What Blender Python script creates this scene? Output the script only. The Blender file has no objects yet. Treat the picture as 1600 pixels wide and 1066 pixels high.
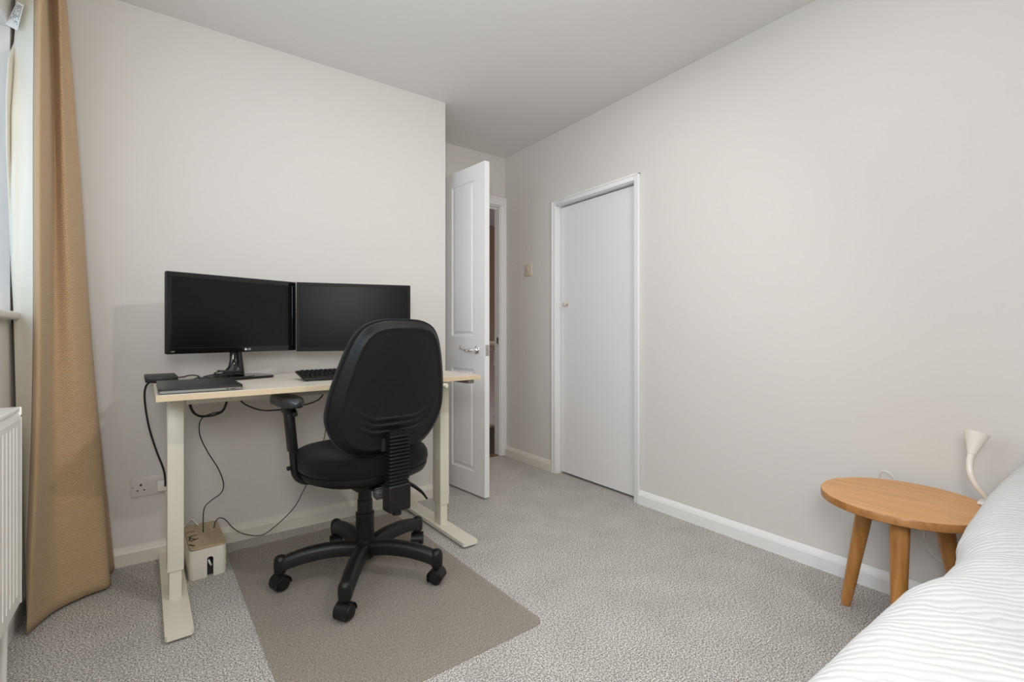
import bpy, bmesh, math, random
from mathutils import Vector, Matrix
random.seed(7)
scene = bpy.context.scene
COL = scene.collection
PI = math.pi

# ------------------------------------------------------------------ camera
cam_d = bpy.data.cameras.new('camera'); cam = bpy.data.objects.new('camera', cam_d); COL.objects.link(cam)
cam.location = (0, 0, 0.993)
cam.rotation_euler = (math.radians(90), math.radians(0.0), math.radians(-35.89))
cam_d.sensor_width = 36.0; cam_d.lens = 36.0 * 750.67 / 1600
cam_d.shift_y = -13.8 / 1600
cam_d.clip_start = 0.02
scene.camera = cam

# ------------------------------------------------------------------ light and exposure
scene.view_settings.view_transform = 'Standard'
scene.view_settings.look = 'None'
scene.view_settings.gamma = 1
scene.view_settings.use_curve_mapping = False
scene.view_settings.exposure = -0.06
scene.cycles.diffuse_bounces = 10
scene.cycles.max_bounces = 14

world = bpy.data.worlds.new('overcast_sky'); scene.world = world; world.use_nodes = True
bg = world.node_tree.nodes['Background']
bg.inputs[0].default_value = (0.66, 0.82, 1.0, 1); bg.inputs[1].default_value = 1.9


def light(name, kind, loc, energy, color, size=0.1, size_y=None, rot=None, spread=None):
    d = bpy.data.lights.new(name, kind); d.energy = energy; d.color = color
    if kind == 'AREA':
        d.size = size
        if size_y: d.shape = 'RECTANGLE'; d.size_y = size_y
        if spread: d.spread = spread
    else:
        d.shadow_soft_size = size
    o = bpy.data.objects.new(name, d); COL.objects.link(o); o.location = loc
    if rot: o.rotation_euler = rot
    return o


# photographer's flash held high above the bed, its bounce from the ceiling, window daylight
fl = light('flash_light', 'SPOT', (1.15, 0.20, 2.08), 38, (1.0, 0.965, 0.93), 0.035)
fl.data.spot_size = math.radians(135); fl.data.spot_blend = 0.7
fl.rotation_euler = (Vector((0.75, 2.5, 0.7)) - Vector((1.15, 0.20, 2.08))).to_track_quat('-Z', 'Y').to_euler()
light('ceiling_bounce', 'AREA', (0.98, 1.05, 2.385), 10.5, (1.0, 0.975, 0.95), 1.7, 1.8, (0, 0, 0))
cf = light('camera_fill', 'AREA', (-0.08, -0.18, 1.42), 22, (1.0, 0.975, 0.95), 0.5, 0.5)  # added soft fill by the camera, lifts the right wall and floor
cf.rotation_euler = (Vector((2.0, 2.0, 0.75)) - Vector((-0.08, -0.18, 1.42))).to_track_quat('-Z', 'Y').to_euler()
light('window_daylight', 'AREA', (-0.62, 1.05, 1.55), 25, (0.78, 0.89, 1.0), 2.3, 0.9, (0, math.radians(-90), 0))
light('hallway_light', 'POINT', (2.3, 3.75, 2.15), 14, (1.0, 0.86, 0.74), 0.12)

# ------------------------------------------------------------------ materials


def mat(name, color, rough=0.6, metal=0.0, spec=None, coat=0.0, sheen=0.0, trans=0.0, ior=None, emis=None):
    m = bpy.data.materials.new(name); m.use_nodes = True
    b = m.node_tree.nodes['Principled BSDF']
    b.inputs['Base Color'].default_value = (*color, 1); b.inputs['Roughness'].default_value = rough
    b.inputs['Metallic'].default_value = metal
    if spec is not None: b.inputs['Specular IOR Level'].default_value = spec
    if coat: b.inputs['Coat Weight'].default_value = coat
    if sheen: b.inputs['Sheen Weight'].default_value = sheen
    if trans: b.inputs['Transmission Weight'].default_value = trans
    if ior: b.inputs['IOR'].default_value = ior
    if emis: b.inputs['Emission Color'].default_value = (*emis[0], 1); b.inputs['Emission Strength'].default_value = emis[1]
    return m


def nd(m, t): return m.node_tree.nodes.new(t)
def lk(m, a, b): m.node_tree.links.new(a, b)
def bsdf(m): return m.node_tree.nodes['Principled BSDF']


def coords(m, scale=(1, 1, 1), kind='Object'):
    tc = nd(m, 'ShaderNodeTexCoord'); mp = nd(m, 'ShaderNodeMapping'); mp.inputs['Scale'].default_value = scale
    lk(m, tc.outputs[kind], mp.inputs['Vector']); return mp


def noise_bump(m, scale, strength, dist=0.001, detail=3, map_scale=(1, 1, 1)):
    mp = coords(m, map_scale); n = nd(m, 'ShaderNodeTexNoise'); n.inputs['Scale'].default_value = scale
    n.inputs['Detail'].default_value = detail
    bp = nd(m, 'ShaderNodeBump'); bp.inputs['Strength'].default_value = strength; bp.inputs['Distance'].default_value = dist
    lk(m, mp.outputs[0], n.inputs['Vector']); lk(m, n.outputs['Fac'], bp.inputs['Height']); lk(m, bp.outputs[0], bsdf(m).inputs['Normal'])
    return n


def noise_color(m, c1, c2, scale, detail=4, map_scale=(1, 1, 1), p0=0.3, p1=0.7, rough=0.5):
    mp = coords(m, map_scale); n = nd(m, 'ShaderNodeTexNoise'); n.inputs['Scale'].default_value = scale
    n.inputs['Detail'].default_value = detail; n.inputs['Roughness'].default_value = rough
    r = nd(m, 'ShaderNodeValToRGB'); r.color_ramp.elements[0].position = p0; r.color_ramp.elements[1].position = p1
    r.color_ramp.elements[0].color = (*c1, 1); r.color_ramp.elements[1].color = (*c2, 1)
    lk(m, mp.outputs[0], n.inputs['Vector']); lk(m, n.outputs['Fac'], r.inputs[0]); lk(m, r.outputs[0], bsdf(m).inputs['Base Color'])
    return r


M = {}
M['wall'] = mat('wall_paint', (0.67, 0.648, 0.618), 0.75, spec=0.25); noise_bump(M['wall'], 9, 0.12, 0.004, 5)
M['ceiling'] = mat('ceiling_paint', (0.74, 0.73, 0.715), 0.85, spec=0.2); noise_bump(M['ceiling'], 12, 0.1, 0.003)
M['skirt'] = mat('cream_gloss_paint', (0.70, 0.67, 0.59), 0.35)
M['gloss'] = mat('white_gloss_paint', (0.82, 0.82, 0.815), 0.32)
noise_bump(M['gloss'], 30, 0.05, 0.001)
M['door'] = mat('white_satin_door_paint', (0.80, 0.80, 0.805), 0.4)
M['cupboard'] = mat('cupboard_door_paint', (0.78, 0.775, 0.77), 0.45); noise_bump(M['cupboard'], 18, 0.08, 0.002)
M['cream'] = mat('cream_powder_coated_steel', (0.74, 0.71, 0.61), 0.38)
M['cream_shaded'] = mat('shaded_steel_rail', (0.22, 0.21, 0.20), 0.5)  # desk rail colour darkened to hold the shade under the top
M['desktop'] = mat('beige_laminate', (0.60, 0.54, 0.46), 0.42)
noise_color(M['desktop'], (0.62, 0.565, 0.48), (0.69, 0.635, 0.55), 3, 5, (1.5, 30, 30), 0.35, 0.65)
M['desk_edge'] = mat('light_wood_edge_band', (0.62, 0.50, 0.34), 0.5)
M['blk'] = mat('black_textured_plastic', (0.008, 0.008, 0.008), 0.42, spec=0.35); noise_bump(M['blk'], 600, 0.15, 0.0005)
M['blk_shell'] = mat('black_chair_shell_plastic', (0.007, 0.007, 0.0073), 0.45, spec=0.3); noise_bump(M['blk_shell'], 500, 0.2, 0.0006)
M['blk_gloss'] = mat('gloss_black_plastic', (0.006, 0.006, 0.006), 0.08)
M['bezel'] = mat('black_matt_bezel', (0.006, 0.006, 0.006), 0.4, spec=0.15)
M['screen'] = mat('switched_off_screen', (0.006, 0.006, 0.0055), 0.2, spec=0.22)
M['screen2'] = mat('switched_off_matt_screen', (0.005, 0.005, 0.005), 0.3, spec=0.10)
M['fabric_blk'] = mat('black_chair_fabric', (0.008, 0.008, 0.009), 0.95, sheen=0.08, spec=0.1); noise_bump(M['fabric_blk'], 900, 0.5, 0.001)
M['pad'] = mat('armrest_polyurethane', (0.03, 0.032, 0.035), 0.25)
M['chrome'] = mat('chrome', (0.85, 0.85, 0.85), 0.08, 1.0)
M['steel'] = mat('brushed_steel', (0.55, 0.53, 0.5), 0.35, 1.0)
M['brass'] = mat('dull_brass', (0.3, 0.24, 0.15), 0.4, 1.0)
M['white_plastic'] = mat('white_moulded_plastic', (0.78, 0.76, 0.72), 0.3)
M['socket'] = mat('socket_plastic', (0.66, 0.62, 0.60), 0.35)
M['switch'] = mat('switch_plastic', (0.64, 0.58, 0.48), 0.3)
M['dark'] = mat('dark_hole', (0.02, 0.018, 0.016), 0.8)
M['mark'] = mat('engraved_mark', (0.28, 0.26, 0.25), 0.6)
M['radiator'] = mat('radiator_enamel', (0.84, 0.83, 0.79), 0.3)
M['cable_blk'] = mat('black_cable_rubber', (0.015, 0.013, 0.012), 0.5)
M['cable_white'] = mat('white_cable', (0.78, 0.75, 0.70), 0.4)
M['lamp'] = mat('white_lamp_plastic', (0.80, 0.77, 0.71), 0.25)
M['laptop_lid'] = mat('dark_aluminium_lid', (0.055, 0.053, 0.05), 0.35, 0.7)
M['laptop_side'] = mat('silver_laptop_edge', (0.30, 0.30, 0.29), 0.35, 0.8)
M['logo'] = mat('silver_logo', (0.75, 0.75, 0.75), 0.3, 0.3)
M['label'] = mat('satin_care_label', (0.75, 0.78, 0.78), 0.5)
M['ink'] = mat('label_ink', (0.08, 0.09, 0.10), 0.7)
M['pvc'] = mat('white_window_pvc', (0.78, 0.80, 0.82), 0.3)
M['sill'] = mat('window_sill_paint', (0.70, 0.69, 0.66), 0.35)
M['box_white'] = mat('cable_box_plastic', (0.74, 0.71, 0.63), 0.35)
M['bed_base'] = mat('bed_base_fabric', (0.35, 0.34, 0.33), 0.9); noise_bump(M['bed_base'], 400, 0.4)
M['mattress'] = mat('mattress_ticking', (0.75, 0.74, 0.72), 0.9)
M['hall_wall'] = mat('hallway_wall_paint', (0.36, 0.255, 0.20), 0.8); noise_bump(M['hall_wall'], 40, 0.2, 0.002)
M['stair_wood'] = mat('pale_stair_wood', (0.55, 0.36, 0.2), 0.5)
M['shell_grey'] = mat('grey_dusty_knob_plastic', (0.06, 0.06, 0.06), 0.5)
noise_bump(M['shell_grey'], 200, 0.3)

# carpets


def carpet(name, c1, c2, c3):
    m = mat(name, c2, 0.95, spec=0.1)
    mp = coords(m)
    n1 = nd(m, 'ShaderNodeTexNoise'); n1.inputs['Scale'].default_value = 205; n1.inputs['Detail'].default_value = 3; n1.inputs['Roughness'].default_value = 0.75
    n2 = nd(m, 'ShaderNodeTexNoise'); n2.inputs['Scale'].default_value = 6; n2.inputs['Detail'].default_value = 4
    r = nd(m, 'ShaderNodeValToRGB'); e = r.color_ramp.elements
    e[0].position = 0.40; e[0].color = (*c1, 1); e[1].position = 0.60; e[1].color = (*c3, 1)
    k = e.new(0.5); k.color = (*c2, 1)
    mx = nd(m, 'ShaderNodeMixRGB'); mx.blend_type = 'MULTIPLY'; mx.inputs[0].default_value = 1.0
    r2 = nd(m, 'ShaderNodeValToRGB'); r2.color_ramp.elements[0].position = 0.3; r2.color_ramp.elements[0].color = (0.87, 0.87, 0.87, 1)
    r2.color_ramp.elements[1].position = 0.7; r2.color_ramp.elements[1].color = (1, 1, 1, 1)
    bp = nd(m, 'ShaderNodeBump'); bp.inputs['Strength'].default_value = 0.3; bp.inputs['Distance'].default_value = 0.003
    for n in (n1, n2): lk(m, mp.outputs[0], n.inputs['Vector'])
    lk(m, n1.outputs['Fac'], r.inputs[0]); lk(m, n2.outputs['Fac'], r2.inputs[0])
    lk(m, r.outputs[0], mx.inputs[1]); lk(m, r2.outputs[0], mx.inputs[2]); lk(m, mx.outputs[0], bsdf(m).inputs['Base Color'])
    lk(m, n1.outputs['Fac'], bp.inputs['Height']); lk(m, bp.outputs[0], bsdf(m).inputs['Normal'])
    return m


M['carpet'] = carpet('grey_loop_carpet', (0.16, 0.147, 0.135), (0.44, 0.42, 0.39), (0.86, 0.835, 0.80))
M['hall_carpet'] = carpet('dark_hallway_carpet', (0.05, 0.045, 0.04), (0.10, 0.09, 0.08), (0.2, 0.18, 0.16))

# wood
def wood(name, c1, c2, c3, axis='X', rough=0.38):
    m = mat(name, c2, rough)
    sc = {'X': (1.3, 16, 16), 'Z': (16, 16, 1.3), 'Y': (16, 1.3, 16)}[axis]
    mp = coords(m, sc)
    n = nd(m, 'ShaderNodeTexNoise'); n.inputs['Scale'].default_value = 2.2; n.inputs['Detail'].default_value = 7; n.inputs['Distortion'].default_value = 0.6
    w = nd(m, 'ShaderNodeTexNoise'); w.inputs['Scale'].default_value = 14; w.inputs['Detail'].default_value = 4
    r = nd(m, 'ShaderNodeValToRGB'); e = r.color_ramp.elements
    e[0].position = 0.28; e[0].color = (*c1, 1); e[1].position = 0.72; e[1].color = (*c3, 1); k = e.new(0.5); k.color = (*c2, 1)
    mx = nd(m, 'ShaderNodeMixRGB'); mx.blend_type = 'MULTIPLY'; mx.inputs[0].default_value = 0.35
    lk(m, mp.outputs[0], n.inputs['Vector']); lk(m, mp.outputs[0], w.inputs['Vector'])
    lk(m, n.outputs['Fac'], r.inputs[0]); lk(m, r.outputs[0], mx.inputs[1]); lk(m, w.outputs['Fac'], mx.inputs[2])
    lk(m, mx.outputs[0], bsdf(m).inputs['Base Color'])
    return m


M['oak'] = wood('oak_veneer', (0.66, 0.32, 0.105), (0.76, 0.385, 0.135), (0.84, 0.45, 0.175), 'Y')
M['oak_edge'] = wood('oak_edge', (0.34, 0.14, 0.035), (0.46, 0.205, 0.06), (0.56, 0.27, 0.09))
M['oak_leg'] = wood('oak_leg', (0.42, 0.17, 0.035), (0.58, 0.265, 0.07), (0.72, 0.37, 0.12), 'Z')
M['bamboo'] = wood('bamboo_lid', (0.50, 0.385, 0.235), (0.60, 0.475, 0.30), (0.68, 0.55, 0.36), 'Y', 0.4)

# curtain weave: small staggered ribs, woven in colour and relief
m = mat('tan_woven_curtain', (0.42, 0.29, 0.17), 0.9, spec=0.15, sheen=0.15); M['curtain'] = m
mp = coords(m, (1, 1, 1), 'UV')
br = nd(m, 'ShaderNodeTexBrick'); br.inputs['Scale'].default_value = 1.0
br.inputs['Brick Width'].default_value = 0.013; br.inputs['Row Height'].default_value = 0.0062
br.inputs['Mortar Size'].default_value = 0.0010; br.inputs['Mortar Smooth'].default_value = 0.6
br.inputs['Color1'].default_value = (0.57, 0.40, 0.235, 1); br.inputs['Color2'].default_value = (0.52, 0.36, 0.21, 1); br.inputs['Mortar'].default_value = (0.33, 0.225, 0.13, 1)
nz = nd(m, 'ShaderNodeTexNoise'); nz.inputs['Scale'].default_value = 420
mx = nd(m, 'ShaderNodeMixRGB'); mx.blend_type = 'OVERLAY'; mx.inputs[0].default_value = 0.35
bp = nd(m, 'ShaderNodeBump'); bp.inputs['Strength'].default_value = 0.5; bp.inputs['Distance'].default_value = 0.0015; bp.invert = True
lk(m, mp.outputs[0], br.inputs['Vector']); lk(m, mp.outputs[0], nz.inputs['Vector'])
lk(m, br.outputs['Color'], mx.inputs[1]); lk(m, nz.outputs['Fac'], mx.inputs[2]); lk(m, mx.outputs[0], bsdf(m).inputs['Base Color'])
lk(m, br.outputs['Fac'], bp.inputs['Height']); lk(m, bp.outputs[0], bsdf(m).inputs['Normal'])
M['hem'] = mat('tan_curtain_hem', (0.46, 0.33, 0.20), 0.9, spec=0.15, sheen=0.15); noise_bump(M['hem'], 500, 0.5)
M['lining'] = mat('cream_curtain_lining', (0.74, 0.71, 0.62), 0.85, spec=0.15); noise_bump(M['lining'], 700, 0.2, 0.0005)

# duvet: pale cloth with fine puckered grey lines
m = mat('puckered_striped_cotton', (0.68, 0.69, 0.685), 0.85, spec=0.15, sheen=0.1); M['duvet'] = m
tc = nd(m, 'ShaderNodeTexCoord'); mp = nd(m, 'ShaderNodeMapping'); mp.inputs['Rotation'].default_value = (0, 0, math.radians(-41))
lk(m, tc.outputs['Object'], mp.inputs['Vector'])
dn = nd(m, 'ShaderNodeTexNoise'); dn.inputs['Scale'].default_value = 5.5; dn.inputs['Detail'].default_value = 3
sub = nd(m, 'ShaderNodeVectorMath'); sub.operation = 'SUBTRACT'; sub.inputs[1].default_value = (0.5, 0.5, 0.5)
scl = nd(m, 'ShaderNodeVectorMath'); scl.operation = 'SCALE'; scl.inputs['Scale'].default_value = 0.11
add = nd(m, 'ShaderNodeVectorMath'); add.operation = 'ADD'
lk(m, tc.outputs['Object'], dn.inputs['Vector']); lk(m, dn.outputs['Color'], sub.inputs[0]); lk(m, sub.outputs[0], scl.inputs[0])
lk(m, mp.outputs[0], add.inputs[0]); lk(m, scl.outputs[0], add.inputs[1])
wv = nd(m, 'ShaderNodeTexWave'); wv.wave_type = 'BANDS'; wv.bands_direction = 'X'; wv.inputs['Scale'].default_value = 22.5
wv.inputs['Distortion'].default_value = 1.2; wv.inputs['Detail'].default_value = 2; wv.inputs['Detail Scale'].default_value = 1.5
lk(m, add.outputs[0], wv.inputs['Vector'])
rr = nd(m, 'ShaderNodeValToRGB'); rr.color_ramp.elements[0].position = 0.0; rr.color_ramp.elements[0].color = (0.56, 0.57, 0.565, 1)
rr.color_ramp.elements[1].position = 0.5; rr.color_ramp.elements[1].color = (0.665, 0.675, 0.67, 1)
lk(m, wv.outputs['Fac'], rr.inputs[0]); lk(m, rr.outputs[0], bsdf(m).inputs['Base Color'])
bp = nd(m, 'ShaderNodeBump'); bp.inputs['Strength'].default_value = 0.42; bp.inputs['Distance'].default_value = 0.0025
lk(m, wv.outputs['Fac'], bp.inputs['Height']); lk(m, bp.outputs[0], bsdf(m).inputs['Normal'])

# clear chair mat: thin translucent plastic
m = bpy.data.materials.new('frosted_clear_plastic'); m.use_nodes = True; M['mat'] = m
nt = m.node_tree; b = nt.nodes['Principled BSDF']; out = nt.nodes['Material Output']
b.inputs['Base Color'].default_value = (0.47, 0.445, 0.41, 1); b.inputs['Roughness'].default_value = 0.28
tr = nd(m, 'ShaderNodeBsdfTransparent'); tr.inputs[0].default_value = (0.93, 0.90, 0.87, 1)
ms = nd(m, 'ShaderNodeMixShader'); ms.inputs[0].default_value = 0.27
lk(m, tr.outputs[0], ms.inputs[1]); lk(m, b.outputs[0], ms.inputs[2]); lk(m, ms.outputs[0], out.inputs['Surface'])
mp = coords(m, (2.0, 11, 1)); n = nd(m, 'ShaderNodeTexNoise'); n.inputs['Scale'].default_value = 6; n.inputs['Detail'].default_value = 5
bp = nd(m, 'ShaderNodeBump'); bp.inputs['Strength'].default_value = 0.8; bp.inputs['Distance'].default_value = 0.006
lk(m, mp.outputs[0], n.inputs['Vector']); lk(m, n.outputs['Fac'], bp.inputs['Height']); lk(m, bp.outputs[0], b.inputs['Normal'])

# window glass
m = bpy.data.materials.new('window_glass'); m.use_nodes = True; M['glass'] = m
b = m.node_tree.nodes['Principled BSDF']; out = m.node_tree.nodes['Material Output']
b.inputs['Base Color'].default_value = (1, 1, 1, 1); b.inputs['Roughness'].default_value = 0.02
tr = nd(m, 'ShaderNodeBsdfTransparent'); ms = nd(m, 'ShaderNodeMixShader'); ms.inputs[0].default_value = 0.08
lk(m, tr.outputs[0], ms.inputs[1]); lk(m, b.outputs[0], ms.inputs[2]); lk(m, ms.outputs[0], out.inputs['Surface'])

# ------------------------------------------------------------------ geometry helpers


def link(o, parent=None):
    COL.objects.link(o)
    if parent is not None: o.parent = parent
    return o


def obj(name, bm, material, parent=None, smooth=False, loc=None, rot=None):
    bmesh.ops.recalc_face_normals(bm, faces=bm.faces[:])
    me = bpy.data.meshes.new(name); bm.to_mesh(me); bm.free()
    mats = material if isinstance(material, (list, tuple)) else [material]
    for k in mats: me.materials.append(k)
    if smooth:
        me.shade_smooth()
    o = bpy.data.objects.new(name, me)
    if loc: o.location = loc
    if rot: o.rotation_euler = rot
    link(o, parent)
    return o


def autosmooth(o, ang=40):
    me = o.data; me.shade_smooth()
    bm = bmesh.new(); bm.from_mesh(me)
    for e in bm.edges:
        if len(e.link_faces) == 2 and e.calc_face_angle(0) > math.radians(ang): e.smooth = False
    bm.to_mesh(me); bm.free()
    return o


def tag(o, label=None, cat=None, group=None, kind=None):
    if label: o['label'] = label
    if cat: o['category'] = cat
    if group: o['group'] = group
    if kind: o['kind'] = kind
    return o


def thing(name, label, cat, loc=(0, 0, 0), rz=0, group=None, kind=None):
    o = bpy.data.objects.new(name, None); o.empty_display_size = 0.05
    COL.objects.link(o); o.location = loc; o.rotation_euler = (0, 0, rz)
    return tag(o, label, cat, group, kind)


def box(bm, x0, x1, y0, y1, z0, z1, bev=0.0, seg=2, mtx=None):
    vs = [bm.verts.new((x, y, z)) for z in (z0, z1) for y in (y0, y1) for x in (x0, x1)]
    fs = [bm.faces.new([vs[i] for i in f]) for f in ((0, 2, 3, 1), (4, 5, 7, 6), (0, 1, 5, 4), (2, 6, 7, 3), (0, 4, 6, 2), (1, 3, 7, 5))]
    allv = vs
    if bev > 0:
        es = list({e for f in fs for e in f.edges})
        r = bmesh.ops.bevel(bm, geom=es, offset=bev, segments=seg, affect='EDGES', profile=0.5)
        allv = list({v for f in r['faces'] for v in f.verts} | {v for v in vs if v.is_valid})
        allv = list({v for v0 in allv for v in [v0]})
        # gather connected
        seen = set(allv); st = list(allv)
        while st:
            v = st.pop()
            for e in v.link_edges:
                w = e.other_vert(v)
                if w not in seen: seen.add(w); st.append(w)
        allv = list(seen)
    if mtx is not None: bmesh.ops.transform(bm, matrix=mtx, verts=allv)
    return allv


def bx(name, dims, material, parent=None, bev=0.0, seg=2, **k):
    bm = bmesh.new(); box(bm, *dims, bev, seg); o = obj(name, bm, material, parent, **k)
    if bev > 0: autosmooth(o)
    return o


def spline(pts, n=8):
    pts = [Vector(p) for p in pts]; out = []
    if len(pts) < 3:
        return [pts[0].lerp(pts[1], i / n) for i in range(n + 1)]
    P = [pts[0] * 2 - pts[1]] + pts + [pts[-1] * 2 - pts[-2]]
    for i in range(1, len(P) - 2):
        a, b, c, d = P[i - 1:i + 3]
        for k in range(n):
            t = k / n
            out.append(0.5 * ((2 * b) + (-a + c) * t + (2 * a - 5 * b + 4 * c - d) * t * t + (-a + 3 * b - 3 * c + d) * t ** 3))
    out.append(pts[-1]); return out


def tube(bm, pts, r, sides=8, radii=None, cap=True, flat=None):
    """swept tube; flat=(sx,sy) scales the section"""
    pts = [Vector(p) for p in pts]; rings = []
    up = Vector((0, 0, 1)); prev = None
    for i, p in enumerate(pts):
        t = (pts[min(i + 1, len(pts) - 1)] - pts[max(i - 1, 0)])
        if t.length < 1e-9: t = Vector((0, 0, 1))
        t.normalize()
        if prev is None:
            a = up if abs(t.dot(up)) < 0.95 else Vector((0, 1, 0))
            n = t.cross(a).normalized()
        else:
            n = (prev - t * prev.dot(t)).normalized()
        prev = n; b = t.cross(n)
        rr = radii[i] if radii else r
        sx, sy = flat if flat else (1, 1)
        rings.append([bm.verts.new(p + n * math.cos(2 * PI * k / sides) * rr * sx + b * math.sin(2 * PI * k / sides) * rr * sy) for k in range(sides)])
    for i in range(len(rings) - 1):
        for k in range(sides):
            bm.faces.new((rings[i][k], rings[i][(k + 1) % sides], rings[i + 1][(k + 1) % sides], rings[i + 1][k]))
    if cap:
        bm.faces.new(rings[0]); bm.faces.new(rings[-1][::-1])
    return rings


def lathe(bm, prof, n=32, mtx=None, cap=True):
    rings = []; vs = []
    for r, z in prof:
        ring = [bm.verts.new((r * math.cos(2 * PI * k / n), r * math.sin(2 * PI * k / n), z)) for k in range(n)]
        rings.append(ring); vs += ring
    for i in range(len(rings) - 1):
        for k in range(n):
            bm.faces.new((rings[i][k], rings[i][(k + 1) % n], rings[i + 1][(k + 1) % n], rings[i + 1][k]))
    if cap:
        bm.faces.new(rings[0][::-1]); bm.faces.new(rings[-1])
    if mtx is not None: bmesh.ops.transform(bm, matrix=mtx, verts=vs)
    return vs


def prism(bm, outline, z0, z1, mtx=None):
    a = [bm.verts.new((x, y, z0)) for x, y in outline]; b = [bm.verts.new((x, y, z1)) for x, y in outline]
    bm.faces.new(a[::-1]); bm.faces.new(b); n = len(a)
    for i in range(n): bm.faces.new((a[i], a[(i + 1) % n], b[(i + 1) % n], b[i]))
    if mtx is not None: bmesh.ops.transform(bm, matrix=mtx, verts=a + b)


def rrect(x0, x1, y0, y1, r, n=5):
    out = []
    for cx, cy, a0 in ((x1 - r, y1 - r, 0), (x0 + r, y1 - r, 90), (x0 + r, y0 + r, 180), (x1 - r, y0 + r, 270)):
        for k in range(n + 1):
            a = math.radians(a0 + 90 * k / n); out.append((cx + r * math.cos(a), cy + r * math.sin(a)))
    return out


def cyl(name, p0, p1, r, material, parent=None, sides=24, r2=None, smooth=True):
    bm = bmesh.new(); p0 = Vector(p0); p1 = Vector(p1)
    tube(bm, [p0, p1], r, sides, [r, r if r2 is None else r2])
    return autosmooth(obj(name, bm, material, parent))


def cable(name, pts, r, material, parent=None, n=8, sides=8):
    bm = bmesh.new(); tube(bm, spline(pts, n), r, sides); return obj(name, bm, material, parent, smooth=True)


def text(name, body, size, material, parent, mtx, extrude=0.0003):
    cu = bpy.data.curves.new(name, 'FONT'); cu.body = body; cu.size = size; cu.extrude = extrude; cu.align_x = 'CENTER'; cu.align_y = 'CENTER'
    o = bpy.data.objects.new(name, cu)
    dg = bpy.context.evaluated_depsgraph_get(); COL.objects.link(o); dg.update()
    me = bpy.data.meshes.new_from_object(o.evaluated_get(dg)); bpy.data.objects.remove(o)
    me.materials.clear(); me.materials.append(material)
    q = bpy.data.objects.new(name, me); link(q, parent); q.matrix_local = mtx
    return q


# ------------------------------------------------------------------ room
XL, XR, YB, XC, YR, YF, H = -0.418, 2.236, 2.628, 1.397, -1.75, 3.184, 2.40
WT = 0.062
S = 'structure'


def st(name, dims, m, parent=None, bev=0.0, **k):
    o = bx(name, dims, m, parent, bev, **k)
    if parent is None: tag(o, kind=S)
    return o


st('floor', (XL - 0.2, XR + 0.15, YR - 0.1, YF + WT - .01, -0.1, 0), M['carpet'])
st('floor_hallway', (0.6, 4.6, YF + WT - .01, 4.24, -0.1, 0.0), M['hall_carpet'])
st('ceiling', (XL - 0.3, XR + 0.15, YR - 0.1, YF + WT, H, H + 0.1), M['ceiling'])
st('ceiling_hallway', (0.6, 4.6, YF + WT, 6.1, H, H + 0.1), M['ceiling'])
# left wall with window opening
WY0, WY1, WZ0, WZ1 = -0.35, 2.286, 1.055, 2.012
bm = bmesh.new()
box(bm, XL - 0.3, XL, YR, YB, 0, WZ0 - 0.02); box(bm, XL - 0.3, XL, YR, YB, WZ1, H)
box(bm, XL - 0.3, XL, YR, WY0, WZ0 - 0.02, WZ1); box(bm, XL - 0.3, XL, WY1, YB, WZ0 - 0.02, WZ1)
tag(obj('wall_left', bm, M['wall']), kind=S)
st('wall_back', (XL - 0.3, XC, YB, YF + WT, 0, H), M['wall'])
st('wall_rear', (XL - 0.3, XR + 0.1, YR - 0.1, YR, 0, H), M['wall'])
# right wall with the cupboard opening
DY0, DY1, DZ = 1.856, 2.553, 1.880
bm = bmesh.new()
box(bm, XR, XR + 0.12, YR, DY0, 0, H); box(bm, XR, XR + 0.12, DY1, YF + 0.11, 0, H); box(bm, XR, XR + 0.12, DY0, DY1, DZ, H)
tag(obj('wall_right', bm, M['wall']), kind=S)
st('wall_cupboard', (XR + 0.12, XR + 0.14, DY0 - 0.1, DY1 + 0.1, 0, DZ + 0.1), M['dark'])
# recess wall with main door opening
EX0, EX1, EZ = 1.44, 2.182, 2.003
bm = bmesh.new()
box(bm, XC, EX0, YF, YF + WT, 0, H); box(bm, EX1, XR, YF, YF + WT, 0, H); box(bm, EX0, EX1, YF, YF + WT, EZ, H)
tag(obj('wall_recess', bm, M['wall']), kind=S)
# hallway beyond
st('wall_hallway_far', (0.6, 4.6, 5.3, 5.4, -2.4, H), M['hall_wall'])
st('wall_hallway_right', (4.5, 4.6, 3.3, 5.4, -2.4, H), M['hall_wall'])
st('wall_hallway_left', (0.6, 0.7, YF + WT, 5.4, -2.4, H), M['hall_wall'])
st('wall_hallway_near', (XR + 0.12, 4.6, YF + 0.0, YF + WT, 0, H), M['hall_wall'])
st('floor_stairwell', (0.6, 4.6, 4.24, 5.3, -2.5, -2.4), M['hall_carpet'])

# skirting boards


def skirting(name, p0, p1, nrm, m, h=0.078, t=0.018, cap0=0):
    """nrm: unit normal into the room"""
    p0 = Vector(p0); p1 = Vector(p1); n = Vector(nrm)
    prof = [(0, 0), (t, 0), (t, h * 0.66), (t * 0.85, h * 0.76), (t * 0.35, h * 0.95), (0, h)]
    bm = bmesh.new(); A = [bm.verts.new((p0.x + n.x * a, p0.y + n.y * a, b)) for a, b in prof]
    B = [bm.verts.new((p1.x + n.x * a, p1.y + n.y * a, b)) for a, b in prof]
    bm.faces.new(A); bm.faces.new(B[::-1]); k = len(prof)
    for i in range(k): bm.faces.new((A[i], B[i], B[(i + 1) % k], A[(i + 1) % k]))
    return tag(obj(name, bm, m), kind=S)


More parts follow.
